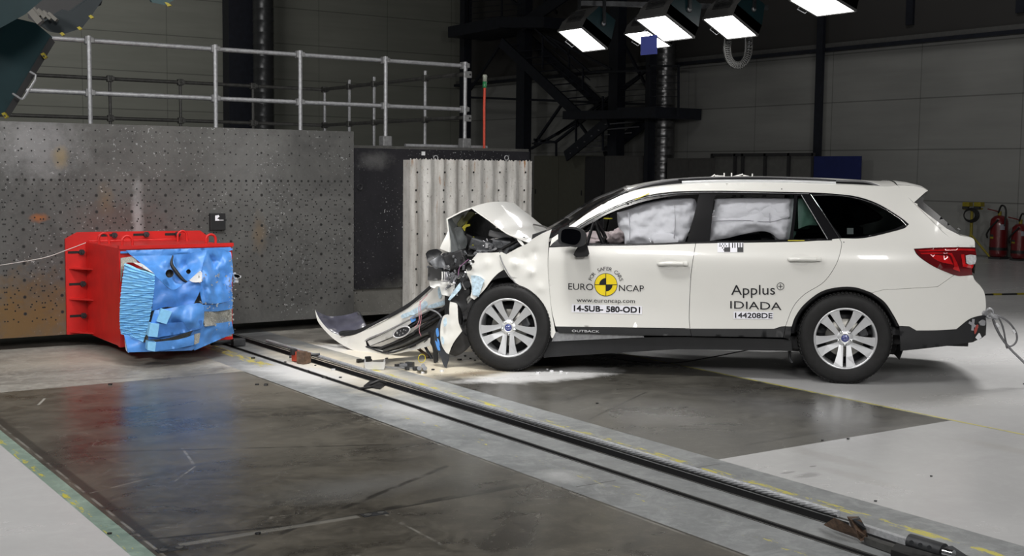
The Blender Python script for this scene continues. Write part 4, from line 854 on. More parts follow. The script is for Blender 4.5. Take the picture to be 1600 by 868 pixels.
# floor sockets in the dark slab
for k, (px, py, lab) in enumerate(((585, 803, 'small recessed floor socket at the joint of the dark slab'), (268, 858, 'recessed floor socket near the left edge of the dark slab'))):
    c = PZ(px, py, 0); t = empty('floor_socket', (c[0], c[1], 0)); R_ = Rel(t); tag(t, lab, 'floor socket')
    mb = MB(); mb.box((c[0], c[1], .0015), (.13, .05, .003), np.array(Matrix.Rotation(-.05, 3, 'Z'))); R_.build(mb, 'cover', dark_metal)
    for d in (-.035, .035): mb = MB(); mb.lathe([(.018, 0), (.020, .003), (.014, .003), (.0, .001)], (c[0]+d, c[1], .003), seg=14); R_.build(mb, 'ring', galv_dim)
# ================================================================ THE CAR
CO = np.array([6.299, 9.006, 0.]); CDX = np.array([.72304, -.6908, 0.]); CDY = np.array([.6908, .72304, 0.])
car = empty('car', tuple(CO), math.atan2(CDX[1], CDX[0]))
tag(car, 'white estate car with crumpled bonnet and test stickers on its doors', 'car')
def toL(P): d = np.array(P)-CO; return np.array([d@CDX, d@CDY, d[2]])
def CP(px, py, w):                       # pixel on the plane w metres across from the car's centre line
    return toL(hit(px, py, CO+w*CDY, CDY))
zk = [.10, .20, .28, .34, .42, .55, .70, .82, .90, .97, 1.03, 1.10, 1.20, 1.30, 1.40, 1.50, 1.56, 1.62, 1.70]
ik = [.10, .055, .030, .022, .030, .036, .026, .014, .004, .0, .012, .035, .085, .135, .190, .248, .290, .345, .45]
_z = np.arange(.0, 1.8, .01); _i = np.interp(_z, zk, ik); _g = np.exp(-.5*(np.arange(-4, 5)/1.8)**2); _g /= _g.sum(); _i = np.convolve(np.pad(_i, 4, 'edge'), _g, 'valid')
def halfw(s, z):
    h = .92-float(np.interp(z, _z, _i))
    if s > 2.3: h -= .20*((s-2.3)/1.5)**2.8
    if s < .1: h -= .10*min(1, ((.1-s)/.9))**2
    return h
def CS(px, py, off=0):
    w = -.9
    for _ in range(25): p = CP(px, py, w); w = w+.7*(-(halfw(p[0], p[2])+off)-w)
    p = CP(px, py, w); return p
def SZ(pts, off=0):
    out = []
    for p in pts:
        q = CS(p[0], p[1], off); out.append((q[0], q[2])+((True,) if p[-1] is True else ()))
    return out
def surf(s, z, off=0, side=-1): return np.array([s, side*(halfw(s, z)+off), z])
def spanel(name, sz, mat, off=0, holes=(), thick=.014, step=.045, gap=.0022, side=-1, parent=None, raw=False, smooth=True, es=.03, fn=None):
    out = catmull(sz) if smooth else [np.array(p[:2]) for p in sz]
    if gap: out = inset(out, gap)
    hs = [inset(catmull(h), -gap if gap else 0) for h in holes]
    vs, fs = triangulate(out, step, hs, es)
    P = [surf(v[0], v[1], off if fn is None else off+fn(v[0], v[1]), side) for v in vs]
    mb = MB(); thicken(mb, P, fs, (0, -side, 0), thick, flip=(side > 0))
    if raw: return mb
    return mb.build(name, mat, parent or car, fix=False)
T = True
# ---- outlines, traced
arch_r = [(1237, 513), (1243, 494), (1257, 475), (1282, 456), (1309, 448.7), (1336, 448.7), (1361, 457), (1382, 471.5), (1396, 492), (1404.6, 509)]
front_door = [(858, 386, T), (921, 383.5), (1007, 382.4), (1087, 379.6, T), (1079.7, 430), (1077, 490.6), (1078, 512.8, T), (960, 511.3), (867.7, 510, T), (861, 480), (857, 435), (856, 408)]
rear_door = [(1087, 379.6, T), (1170, 378.5), (1260, 376.5), (1311.7, 372, T), (1315, 383), (1307, 411.6), (1287.6, 440), (1257, 459.7), (1239.5, 479.4), (1227.4, 509.5, T), (1221, 510, T), (1209, 513.8, T), (1081, 513.4), (1078, 512.8, T), (1077, 490.6), (1079.7, 430)]
clad_f = [(867.7, 510, T), (960, 511.3), (1078, 512.8, T), (1080.6, 524.5, T), (1006, 523.8), (873, 520, T)]
clad_r = [(1078, 512.8, T), (1209, 513.8, T), (1221, 510, T), (1227.4, 509.5, T), (1224, 527, T), (1081, 525, T)]
clad_q = [(1227.4, 509.5, T), (1237, 509, T), (1235, 531, T), (1224, 527, T)]
body_top = [(859, 384.7, T), (862, 372, T), (891, 352), (932.5, 324), (983, 300), (1020, 292.5), (1065, 288), (1120, 286), (1200, 285.5), (1306, 288), (1381, 291), (1402, 289, T), (1426, 315), (1472, 361, T), (1490, 376), (1498, 386, T), (1465, 386.5), (1428, 388.5, T), (1435, 399.7), (1459, 416), (1490.5, 429.5, T), (1480, 437), (1465, 447.6, T), (1425, 450), (1380, 452.4, T), (1362, 457, T)]
body_arch = [(1336, 448.7), (1309, 448.7), (1282, 456), (1257, 475), (1243, 494), (1237, 510, T), (1227.4, 509.5, T), (1239.5, 479.4), (1257, 459.7), (1287.6, 440), (1307, 411.6), (1315, 383), (1311.7, 372, T)]
dlo_low_r = [(1350, 371.5), (1395, 361.5), (1414, 356, T), (1420, 350, T), (1406, 338.8), (1372.5, 318.5), (1339, 307), (1305, 302.8), (1264, 300.5), (1170, 298.7), (1120, 297.8), (1054, 299.4), (1007.5, 306), (970, 318), (932.5, 335), (900.6, 353.8), (871, 375), (859, 384.7, T)]
body_poly = body_top+body_arch+dlo_low_r[:-1]
bs_sz = SZ(body_poly)
spanel('body_side', bs_sz, white, gap=.0012); spanel('body_side', bs_sz, white, side=1, gap=.0012)
fd = SZ(front_door); rd = SZ(rear_door)
def crease(s, z): return 0
door_f = spanel('door', fd, white); door_f['label'] = 'front door with round yellow and black sticker'
door_r = spanel('door', rd, white); door_r['label'] = 'rear door with black lettering'
spanel('door', fd, white, side=1); spanel('door', rd, white, side=1)
for sd in (-1, 1):
    spanel('sill_cladding', SZ(clad_f), black_plastic, off=.006, side=sd); spanel('sill_cladding', SZ(clad_r), black_plastic, off=.006, side=sd); spanel('sill_cladding', SZ(clad_q), black_plastic, off=.006, side=sd)
# window surround (black) with window openings
surround = [(859, 384.7, T), (871, 375), (900.6, 353.8), (932.5, 335), (970, 318), (1007.5, 306), (1054, 299.4), (1120, 297.8), (1170, 298.7), (1264, 300.5), (1305, 302.8), (1339, 307), (1372.5, 318.5), (1406, 338.8), (1420, 350, T), (1414, 356, T), (1395, 361.5), (1350, 371.5), (1311.7, 374.5), (1260, 376.5), (1170, 378.5), (1087, 379.6), (1007, 382.4), (921, 383.5)]
w_front = [(919, 381, T), (928, 346.5, T), (945, 336.5), (970, 326), (1007, 314.5), (1050, 306.5), (1092, 303.5, T), (1083, 342), (1073, 377.5, T), (1007, 380.2)]
w_fq = [(880, 375.5, T), (905, 358), (925, 347.5, T), (915, 381.4, T), (895, 382, T)]
w_rear = [(1116, 309, T), (1120, 305, T), (1180, 304.3), (1241, 304.8, T), (1238, 340), (1233.5, 373.5, T), (1170, 375.3), (1108.5, 376.3, T), (1111, 345)]
w_rq = [(1246.5, 305.5, T), (1252, 305.5, T), (1272, 338), (1291.5, 372, T), (1239.5, 373.5, T), (1243, 340)]
w_quarter = [(1272, 306.5, T), (1305, 306.5), (1337, 311), (1369, 322), (1400, 339.5), (1413, 350.5, T), (1392, 359), (1350, 368.5), (1316, 371.5, T), (1293, 340)]
for sd in (-1, 1):
    spanel('window_surround', SZ(surround), black_gloss, off=-.006, holes=[SZ(w) for w in (w_front, w_fq, w_rear, w_rq, w_quarter)], side=sd, gap=.001, thick=.02, step=.03, es=.02)
    for nm, w_, m in (('front_window', w_front, clear), ('front_quarter_window', w_fq, clear), ('rear_window', w_rear, clear), ('rear_quarter_window', w_rq, green_glass), ('rear_side_window', w_quarter, tinted)):
        spanel(nm, SZ(w_), m, off=-.014, gap=-.006, thick=.0015, side=sd)
# chrome beading: two lines
def bead(pts, r, mat, off=.004, nm='window_trim'):
    for sd in (-1, 1):
        mb = MB(); P = catmull([surf(*q[:2], off)*np.array([1, 1 if sd < 0 else -1, 1]) for q in SZ(pts)], False, 5); mb.tube(P, r, 6); mb.build(nm, mat, car)
bead([(1267, 303.5), (1285, 330), (1312.5, 373)], .0035, chrome, .0); bead([(1270, 304.5), (1305, 304.5), (1339, 309.5), (1372.5, 321), (1405, 341), (1416, 352)], .0035, chrome, .0)
bead([(1252, 304), (1293, 373)], .003, galv, .0)
bead([(868, 377.5), (901, 356), (932, 337.5), (970, 320.5), (1007, 308.7), (1054, 302), (1120, 300), (1264, 302.5)], .0025, galv, .0)
bead([(921, 382.6), (1007, 381.4), (1080, 379.2), (1170, 377.3), (1300, 374.5)], .0045, black_gloss, .002)
mb = MB(); P = [surf(*q[:2], .0) for q in SZ([(927.5, 347), (917, 382)])]; mb.tube(P, .014, 6); mb.build('window_divider', black_gloss, car)
# ---- inner dark shell closing the body
shell = [(866, 392, T), (1311, 378, T), (1440, 385), (1480, 400), (1490, 430, T), (1430, 445), (1405, 505, T), (1396, 489), (1382, 468), (1361, 453), (1336, 445), (1309, 445), (1282, 452), (1255, 472), (1240, 492), (1232, 526, T), (1080, 525), (875, 518, T)]
for sd in (-1, 1): spanel('inner_shell', SZ(shell), interior_dark, off=-.03, side=sd, thick=.02)
# ---- sill, underbody
mb = MB()
q0 = CP(848, 532, -.86); q1 = CP(1236, 531, -.86)
for w_ in (-.86, .86):
    a = CP(846, 545, w_ if w_ < 0 else -.86); 
    pr = [CP(850, 534, -.86), CP(969, 527.5, -.86), CP(1080, 525.5, -.86), CP(1236, 530, -.86), CP(1238, 548, -.86), CP(1060, 545, -.86), CP(850, 558, -.86)]
    pr = [np.array([p[0], w_, p[2]]) for p in pr]; mb.prism(pr, (0, .10 if w_ < 0 else -.10, 0))
mb.build('sill', black_plastic, car)
mb = MB(); p = CP(857, 528, -.87); q = CP(1010, 525, -.87); mb.prism([CP(868, 518, -.875), CP(1006, 523.5, -.875), CP(1006, 526.5, -.875), CP(862, 533, -.875)], (0, .03, 0)); mb.build('bent_sill_flange', galv, car)
mb = MB(); mb.box((1.4, 0, .30), (3.2, 1.5, .10)); mb.box((3.1, 0, .36), (1.2, 1.3, .12)); mb.cyl((2.74, -.7, .33), (2.74, .7, .33), .04); mb.tube([(.5, .2, .27), (2.3, .25, .26), (3.3, .45, .27)], .035, 8); mb.box((3.2, .4, .27), (.5, .3, .16), bevel=.05); mb.build('underbody', engine_black, car)
mb = MB(); mb.tube([CP(1233, 545, -.75), CP(1234, 560, -.75), CP(1238, 566, -.75)], .012, 6); mb.build('hanging_bracket', dark_metal, car)
# arch lip and wheel housing (rear)
def arch_strip(pts, wd, mat, nm, off=.004):
    for sd in (-1, 1):
        P = catmull([tuple(q) for q in SZ(pts)], False, 4); vs = []; c = CS(1321, 530); cc = np.array([c[0], c[2]])
        for p in P:
            d = cc-p; d /= np.linalg.norm(d)
            for k, (a, o_) in enumerate(((0, off), (wd*.5, off), (wd, -.01), (wd, -.10))):
                q = p+d*a; vs.append(surf(q[0], q[1], o_, sd))
        mb = MB(); n = len(P); mb.add(vs, [(i*4+k, i*4+k+1, i*4+5+k, i*4+4+k) for i in range(n-1) for k in range(3)], 0, True); mb.build(nm, mat, car)
arch_strip([(1236, 520)]+arch_r, .03, black_gloss, 'arch_trim')
for sd in (-1, 1):
    mb = MB(); vs = []; n = 24
    for k in range(n+1):
        a = math.pi*(-.12+1.24*k/n)
        for w_ in (.85, .55): vs.append((2.733+.445*math.cos(a), sd*w_, .36+.43*math.sin(a)))
    mb.add(vs, [(2*k, 2*k+1, 2*k+3, 2*k+2) for k in range(n)], 0, True); vs2 = [(2.733+.445*math.cos(math.pi*(-.12+1.24*k/n)), sd*.55, .36+.43*math.sin(math.pi*(-.12+1.24*k/n))) for k in range(n+1)]; mb.add(vs2, [list(range(n+1))]); mb.build('wheel_housing', engine_black, car)
# ---- rear bumper
bump_pts = [(1362, 457, T), (1380, 452.4, T), (1425, 450), (1465, 447.6, T), (1480, 437), (1490.5, 429.5, T), (1520, 429.5, T), (1523.7, 438), (1533, 448), (1538.4, 458), (1540.5, 475), (1539.5, 491, T), (1516, 497.4), (1494, 514, T), (1460, 515.8), (1431.6, 516, T), (1420.5, 509.5, T), (1405, 508.8, T), (1396, 492), (1382, 471.5)]
low_pts = [(1405, 508.8, T), (1420.5, 509.5, T), (1431.6, 516, T), (1460, 515.8), (1494, 514, T), (1516, 497.4), (1539.5, 491, T), (1541, 505), (1540, 523, T), (1520, 534, T), (1470, 541), (1406.5, 548, T)]
for sd in (-1, 1):
    spanel('rear_bumper', SZ(bump_pts), white, off=.004, side=sd, gap=.001); spanel('rear_bumper_cladding', SZ(low_pts), black_plastic, off=.008, side=sd, gap=.001)
# closing of the tail: cross-car faces following the traced rear silhouette
sil = SZ([(1520, 429.5), (1523.7, 438), (1533, 448), (1538.4, 458), (1540.5, 475), (1539.5, 491)]); silb = SZ([(1539.5, 491), (1541, 505), (1540, 523), (1520, 534), (1470, 541)])
def cross(pr, mat, nm, bulge=.10, off=0, nn=14, shrink=0):
    vs = []
    for s, z in [p[:2] for p in pr]:
        h = halfw(s, z)+off-shrink
        for j in range(nn+1): v = -1+2*j/nn; vs.append((s+bulge*(1-abs(v)**2.2), v*h, z))
    mb = MB(); m_ = len(pr); mb.add(vs, [(i*(nn+1)+j, i*(nn+1)+j+1, (i+1)*(nn+1)+j+1, (i+1)*(nn+1)+j) for i in range(m_-1) for j in range(nn)], 0, True); return mb.build(nm, mat, car)
cross(sil, white, 'rear_bumper', .06, .004); cross(silb, black_plastic, 'rear_bumper_cladding', .06, .008)
# tailgate: white lower part, glass, spoiler
gate = SZ([(1472, 361), (1501, 368), (1521, 372.5), (1524, 380), (1525, 400), (1523, 428)])
cross(gate, white, 'tailgate', .04, .0)
tg_glass = SZ([(1436, 318), (1455, 331), (1472, 344), (1487, 356), (1500, 367)])
cross(tg_glass, tinted, 'rear_screen', .05, -.05); 
spanel('tailgate', SZ([(1426, 315, T), (1434, 318, T), (1438, 325), (1480, 357, T), (1501, 367.5, T), (1521, 372.5), (1524, 386.5, T), (1498, 386, T), (1488, 375), (1472, 361, T)]), white, gap=.0015, off=-.002)
spanel('tailgate', SZ([(1426, 315, T), (1434, 318, T), (1438, 325), (1480, 357, T), (1501, 367.5, T), (1521, 372.5), (1524, 386.5, T), (1498, 386, T), (1488, 375), (1472, 361, T)]), white, gap=.0015, off=-.002, side=1)
for sd in (-1, 1):
    spanel('spoiler_fin', SZ([(1449, 301, T), (1446, 303), (1428, 316.5, T), (1432, 326), (1445, 336, T), (1443, 316), (1443, 309, T)]), black_gloss, off=-.004, side=sd, gap=0)
    spanel('spoiler', SZ([(1402, 289, T), (1420, 289.5), (1441, 293), (1450.5, 297.7, T), (1444, 302), (1428, 316.5, T), (1424, 313), (1412, 301)]), white, off=-.001, side=sd, gap=.001)
    spanel('rear_screen_frame', SZ([(1434, 322, T), (1444, 316, T), (1470, 338), (1501.6, 366.6, T), (1496, 367, T), (1480, 360), (1455, 341)]), black_gloss, off=-.012, side=sd, gap=0)
sp = SZ([(1402, 288.5), (1420, 289.2), (1441, 293), (1450, 297.5)])
vs = []; nn = 14
for k, (s, z) in enumerate([p[:2] for p in sp]):
    h = halfw(s, z)+.0
    for j in range(nn+1): v = -1+2*j/nn; vs.append((s+.05*(1-v*v)*(k/3), v*h, z+.035*(1-v**4)*(1-k/4)))
s, z = sp[-1][:2]
for j in range(nn+1): v = -1+2*j/nn; vs.append((s-.10+.05*(1-v*v), v*halfw(s, z), z-.05))
mb = MB(); mb.add(vs, [(i*(nn+1)+j, i*(nn+1)+j+1, (i+1)*(nn+1)+j+1, (i+1)*(nn+1)+j) for i in range(4) for j in range(nn)], 0, True); mb.build('spoiler', white, car)
mb = MB(); mb.tube([CP(1497, 358, -.1), CP(1500, 361, -.4)], .012, 8); mb.build('rear_wiper', cable_black, car)
# ---- tail light
tl = [(1428, 388.7, T), (1465, 386), (1498, 385.6), (1523.7, 386.8, T), (1525.5, 398), (1524.5, 412, T), (1518, 414.5, T), (1519.5, 429, T), (1505, 431), (1490.5, 429.5), (1459, 416), (1440, 403.5), (1432, 395)]
for sd in (-1, 1):
    L = spanel('tail_light', SZ(tl), red_lens_dark, off=.006, side=sd, gap=.0015)
    spanel('red_reflector', SZ([(1452, 397, T), (1482, 399.5, T), (1489, 413, T), (1470, 409), (1458, 403, T)]), red_lens, off=.011, side=sd, gap=0, thick=.003, parent=L)
    spanel('light_bar', SZ([(1437, 394.5, T), (1462, 394, T), (1487, 395, T), (1495, 410), (1500, 424, T), (1489, 420), (1491, 416, T), (1484, 397.6), (1462, 396.5), (1440, 397, T)]), red_lens, off=.011, side=sd, gap=0, thick=.003, parent=L)
    spanel('light_bar', SZ([(1434, 390.2, T), (1498, 388, T), (1523, 389, T), (1523, 391.5, T), (1498, 391), (1438, 392.5, T)]), red_lens, off=.011, side=sd, gap=0, thick=.003, parent=L)
    spanel('light_bar', SZ([(1501, 397, T), (1506, 396.5, T), (1508, 412, T), (1521, 413.5, T), (1519, 419, T), (1504, 416, T)]), red_lens, off=.011, side=sd, gap=0, thick=.003, parent=L)
    q = spanel('reverse_lamp', SZ([(1508.5, 398.5, T), (1516, 397.5), (1524.5, 398.5, T), (1525, 405), (1523, 412, T), (1515, 413), (1509.5, 410.5, T)]), clear_lens, off=.012, side=sd, gap=0, thick=.004, parent=L)
# ---- roof
edge = catmull([tuple(q) for q in SZ([(983, 300), (1020, 292.5), (1065, 288), (1120, 286), (1200, 285.5), (1306, 288), (1381, 291), (1402, 289)])], False, 5)
nn = 16; vs = []
for k, (s, z) in enumerate(edge):
    t_ = k/(len(edge)-1); h = halfw(s, z)-.004; cr = .037+.02*math.sin(math.pi*t_)
    for j in range(nn+1): v = -1+2*j/nn; vs.append((s+(-.10*(1-v*v)*(1-t_)**3), v*h, z-.004+cr*(1-abs(v)**2.6)))
mb = MB(); mb.add(vs, [(i*(nn+1)+j, i*(nn+1)+j+1, (i+1)*(nn+1)+j+1, (i+1)*(nn+1)+j) for i in range(len(edge)-1) for j in range(nn)], 0, True); mb.build('roof', white, car)
mb = MB(); mb.add([(a, b, c-.05) for a, b, c in vs], [(i*(nn+1)+j, (i+1)*(nn+1)+j, (i+1)*(nn+1)+j+1, i*(nn+1)+j+1) for i in range(len(edge)-1) for j in range(nn)], 0, True); mb.build('headliner', interior_grey, car)
# ---- roof rails
def rail(sd):
    f = lambda px, py, o=-.055: CS(px, py, o)*np.array([1, -sd, 1])-np.array([0, 0, .02 if sd > 0 else 0])
    top = [(983, 296.5), (1007, 288.5), (1045, 281), (1082, 278), (1120, 276.6), (1200, 276.2), (1260, 277.6), (1305, 281), (1340, 282), (1358, 284), (1375, 290)]
    mb = MB(); P = catmull([tuple(f(x, y+1.3)) for x, y in top], False, 5); mb.tube(P, .010, 8); o = mb.build('roof_rail', simple('rail_grey', (.12, .12, .125), .4, .4), car)
    bot = [(1065.6, 284.8), (1120, 282.8), (1200, 282.6), (1260, 283.6), (1306, 285.6)]
    mb = MB(); P = catmull([tuple(f(x, y)) for x, y in bot], False, 5); mb.tube(P, .013, 10); mb.build('silver_bar', silver, car)
    for pts in ([(990, 296.5), (1006, 290.8), (1030, 286), (1066, 281.5), (1066, 287), (1030, 291), (1006, 295.5)], [(1305, 281.5), (1345, 283), (1362, 286), (1380, 294.5), (1350, 294), (1306, 288.5)]):
        fr = [f(x, y) for x, y in pts]; mb = MB(); mb.prism(fr, (0, sd*.035*-1 if sd < 0 else -.035, 0) if False else (0, .035*(1 if sd < 0 else -1), 0)); mb.build('rail_foot', rail_black, car)
    mb = MB(); P = catmull([tuple(f(x, y)) for x, y in ((1060, 281), (1120, 279.4), (1200, 279.2), (1306, 283))], False, 5); mb.tube(P, .011, 8); mb.build('rail_gap_shade', rail_black, car)  # solid black tube in the gap, its shade put in as colour
rail(-1); rail(1)
# bits of the far rail cargo lying above the roof
mb = MB()
for a, b in (((1110, 275.5), (1117, 272.5)), ((1117, 272.5), (1132, 275.5)), ((1140, 275.5), (1161, 272)), ((1161, 272), (1170, 275.5)), ((1131.5, 275.5), (1131.5, 270)), ((1143, 275.5), (1143, 270)), ((1175.5, 275.5), (1175.5, 271))): mb.tube([CP(a[0], a[1]+2, .2), CP(b[0], b[1], .2)], .007, 6)
mb.build('roof_sensor_frame', white_raw, car)
# ---- windscreen
lo_ = SZ([(864, 371)])[0]; ed = [SZ([q])[0] for q in ((864, 371), (891, 352), (932.5, 324), (960, 310.5), (984, 300))]
vs = []; nn = 16; edd = catmull([tuple(e) for e in ed], False, 4)
for k, (s, z) in enumerate(edd):
    h = halfw(s, z)-.012
    for j in range(nn+1): v = -1+2*j/nn; b_ = 1-abs(v)**2.2; t_ = k/(len(edd)-1); vs.append((s-.15*b_*(1-.5*t_)+.0, v*h, z+.022+.028*b_))
def grid(vs, a, b, mat, nm, j0=0, j1=None):
    mb = MB(); j1 = j1 or b; vs = [vs[i*(b+1)+j] for i in range(a+1) for j in range(j0, j1+1)]; b = j1-j0; mb.add(vs, [(i*(b+1)+j, i*(b+1)+j+1, (i+1)*(b+1)+j+1, (i+1)*(b+1)+j) for i in range(a) for j in range(b)], 0, True); return mb.build(nm, mat, car)
grid(vs, len(edd)-1, nn, clear, 'windscreen', 1, nn-1); grid(vs, len(edd)-1, nn, black_gloss, 'windscreen_seal', 0, 1); grid(vs, len(edd)-1, nn, black_gloss, 'windscreen_seal', nn-1, nn)
# cowl and wiper
mb = MB(); c = CP(845, 366, -.5); mb.prism([CP(830, 378, -.72), CP(866, 371, -.72), CP(866, 366, -.72), CP(850, 362, -.72), CP(832, 366, -.72)], (0, 1.44, 0)); mb.build('cowl', black_plastic, car)
mb = MB(); mb.tube([CP(834, 350.5, .3), CP(850, 354, -.1), CP(866, 360, -.5)], .008, 6); mb.tube([CP(850, 368, -.7), CP(856, 363, -.6), CP(868, 359, -.2)], .009, 6); mb.build('wiper', galv_dim, car)
# ---- door handles
for (a, b, y, dr) in ((1028, 1077, 412, door_f), (1232, 1285, 405, door_r)):
    mb = MB(); P0 = CS(a, y, .022); P1 = CS(b-10, y, .030); m1 = CS((a+b)/2-6, y-.5, .036); P = catmull([tuple(CS(a, y, .0)), tuple(P0+[.02, 0, 0]), tuple(m1), tuple(P1)], False, 5)
    for (r0) in (0,):
        mb.tube(P, [.008+.009*min(1, i/4) for i in range(len(P))], 10)
    c = CS(b-6, y-.5, .022); mb.box(c, (.045, .035, .034), bevel=.012); mb.build('door_handle', white, door_f if dr is door_f else door_r)
    mb = MB(); c = CS((a+b)/2-8, y, -.001); vs = []; n = 24; vs.append(tuple(CS((a+b)/2-8, y, .0035)))
    for k in range(n):
        th = 2*math.pi*k/n; q = (c[0]+.085*math.cos(th), c[2]+.045*math.sin(th)); vs.append(tuple(surf(q[0], q[1], .0025)))
    mb.add(vs, [(0, 1+k, 1+(k+1) % n) for k in range(n)], 0, True); mb.build('handle_recess_shade', simple('recess_shade_paint', (.66, .655, .63), .3, var=.02, coat=.8), dr, fix=False)  # disc lying on the door; recess shade comes from its darker paint
# ---- door mirror
mc = CP(890.5, 369, -1.08)
t = empty('door_mirror', (0, 0, 0)); t.parent = car
def mp(pts, w): return [CP(x, y, w) for x, y in pts]
outl = catmull([(877., 356.), (884., 354.2), (898., 355.), (910., 359.), (915., 366.), (915., 378.), (910., 384.), (899., 386.), (884., 383.), (873.5, 380.), (872., 370.), (873., 360.)], True, 3)
def mirror_shell(pts, w0, w1, sc, mat, nm):
    mb = MB(); F_ = mp(pts, w0); c = sum(F_)/len(F_); n = len(F_); rings = [F_]
    for k, (a, b) in enumerate(((.35, 1.0), (.7, .93), (.92, .75), (1, .45))): rings.append([c+(p-c)*b+np.array([-.0, (w1-w0)*a, 0]) for p in F_])
    vs = [p for r in rings for p in r]; mb.add(vs, [(i*n+k, i*n+(k+1) % n, (i+1)*n+(k+1) % n, (i+1)*n+k) for i in range(len(rings)-1) for k in range(n)], 0, True); mb.add(rings[-1], [list(range(n))]); mb.add(rings[0], [list(range(n))]); o = mb.build(nm, mat, t); return o
# the housing: its glass looks rearward/outward towards the camera, as the door photo shows
sh = mirror_shell([p for p in outl], -1.14, -.97, 1, black_plastic, 'mirror_housing')
gl_o = catmull([(880., 358.5), (890., 357.), (904., 360.), (907.5, 366.), (906., 375.), (899., 382.), (885., 380.), (877., 376.), (877., 364.)], True, 3)
mb = MB(); F_ = mp(gl_o, -1.145); mb.add(F_, [list(range(len(F_)))]); F2 = [p+np.array([0, .004, 0]) for p in F_]; mb.add(F2, [list(range(len(F2)))[::-1]]); mb.build('mirror_glass', simple('mirror_glass', (.10, .10, .13), .05, 1.), t)
mb = MB(); a = mp([(906, 380), (917, 380), (921, 396), (918, 400.5), (900, 401.5), (896, 398), (898, 393)], -.99); b = mp([(906, 380), (916, 380), (918, 394), (915, 399), (903, 400), (900, 397), (901, 392)], -.88); n = len(a); mb.add(a+b, [list(range(n))]+[(k, (k+1) % n, n+(k+1) % n, n+k) for k in range(n)]); mb.build('mirror_foot', black_plastic, t)
mb = MB(); mb.prism(mp([(912.5, 374.5), (915.5, 374.5), (915.2, 379.5), (912.2, 379.5)], -1.10), (0, .01, 0)); mb.build('yellow_mark', yellow_paint, t)
spanel('mirror_sail', SZ([(858.5, 385.2, T), (864, 379.5), (872, 373.2), (888, 362, T), (888, 383.6, T), (874, 384.4)]), black_plastic, off=.002, gap=0, thick=.02)
t2 = empty('door_mirror', (0, 0, 0)); t2.parent = car
mb = MB(); mb.box((mc[0]+.02, 1.03, mc[2]+.02), (.12, .22, .16), bevel=.04); mb.box((mc[0]+.04, .92, mc[2]-.06), (.08, .10, .04)); mb.build('mirror_housing', black_plastic, t2)
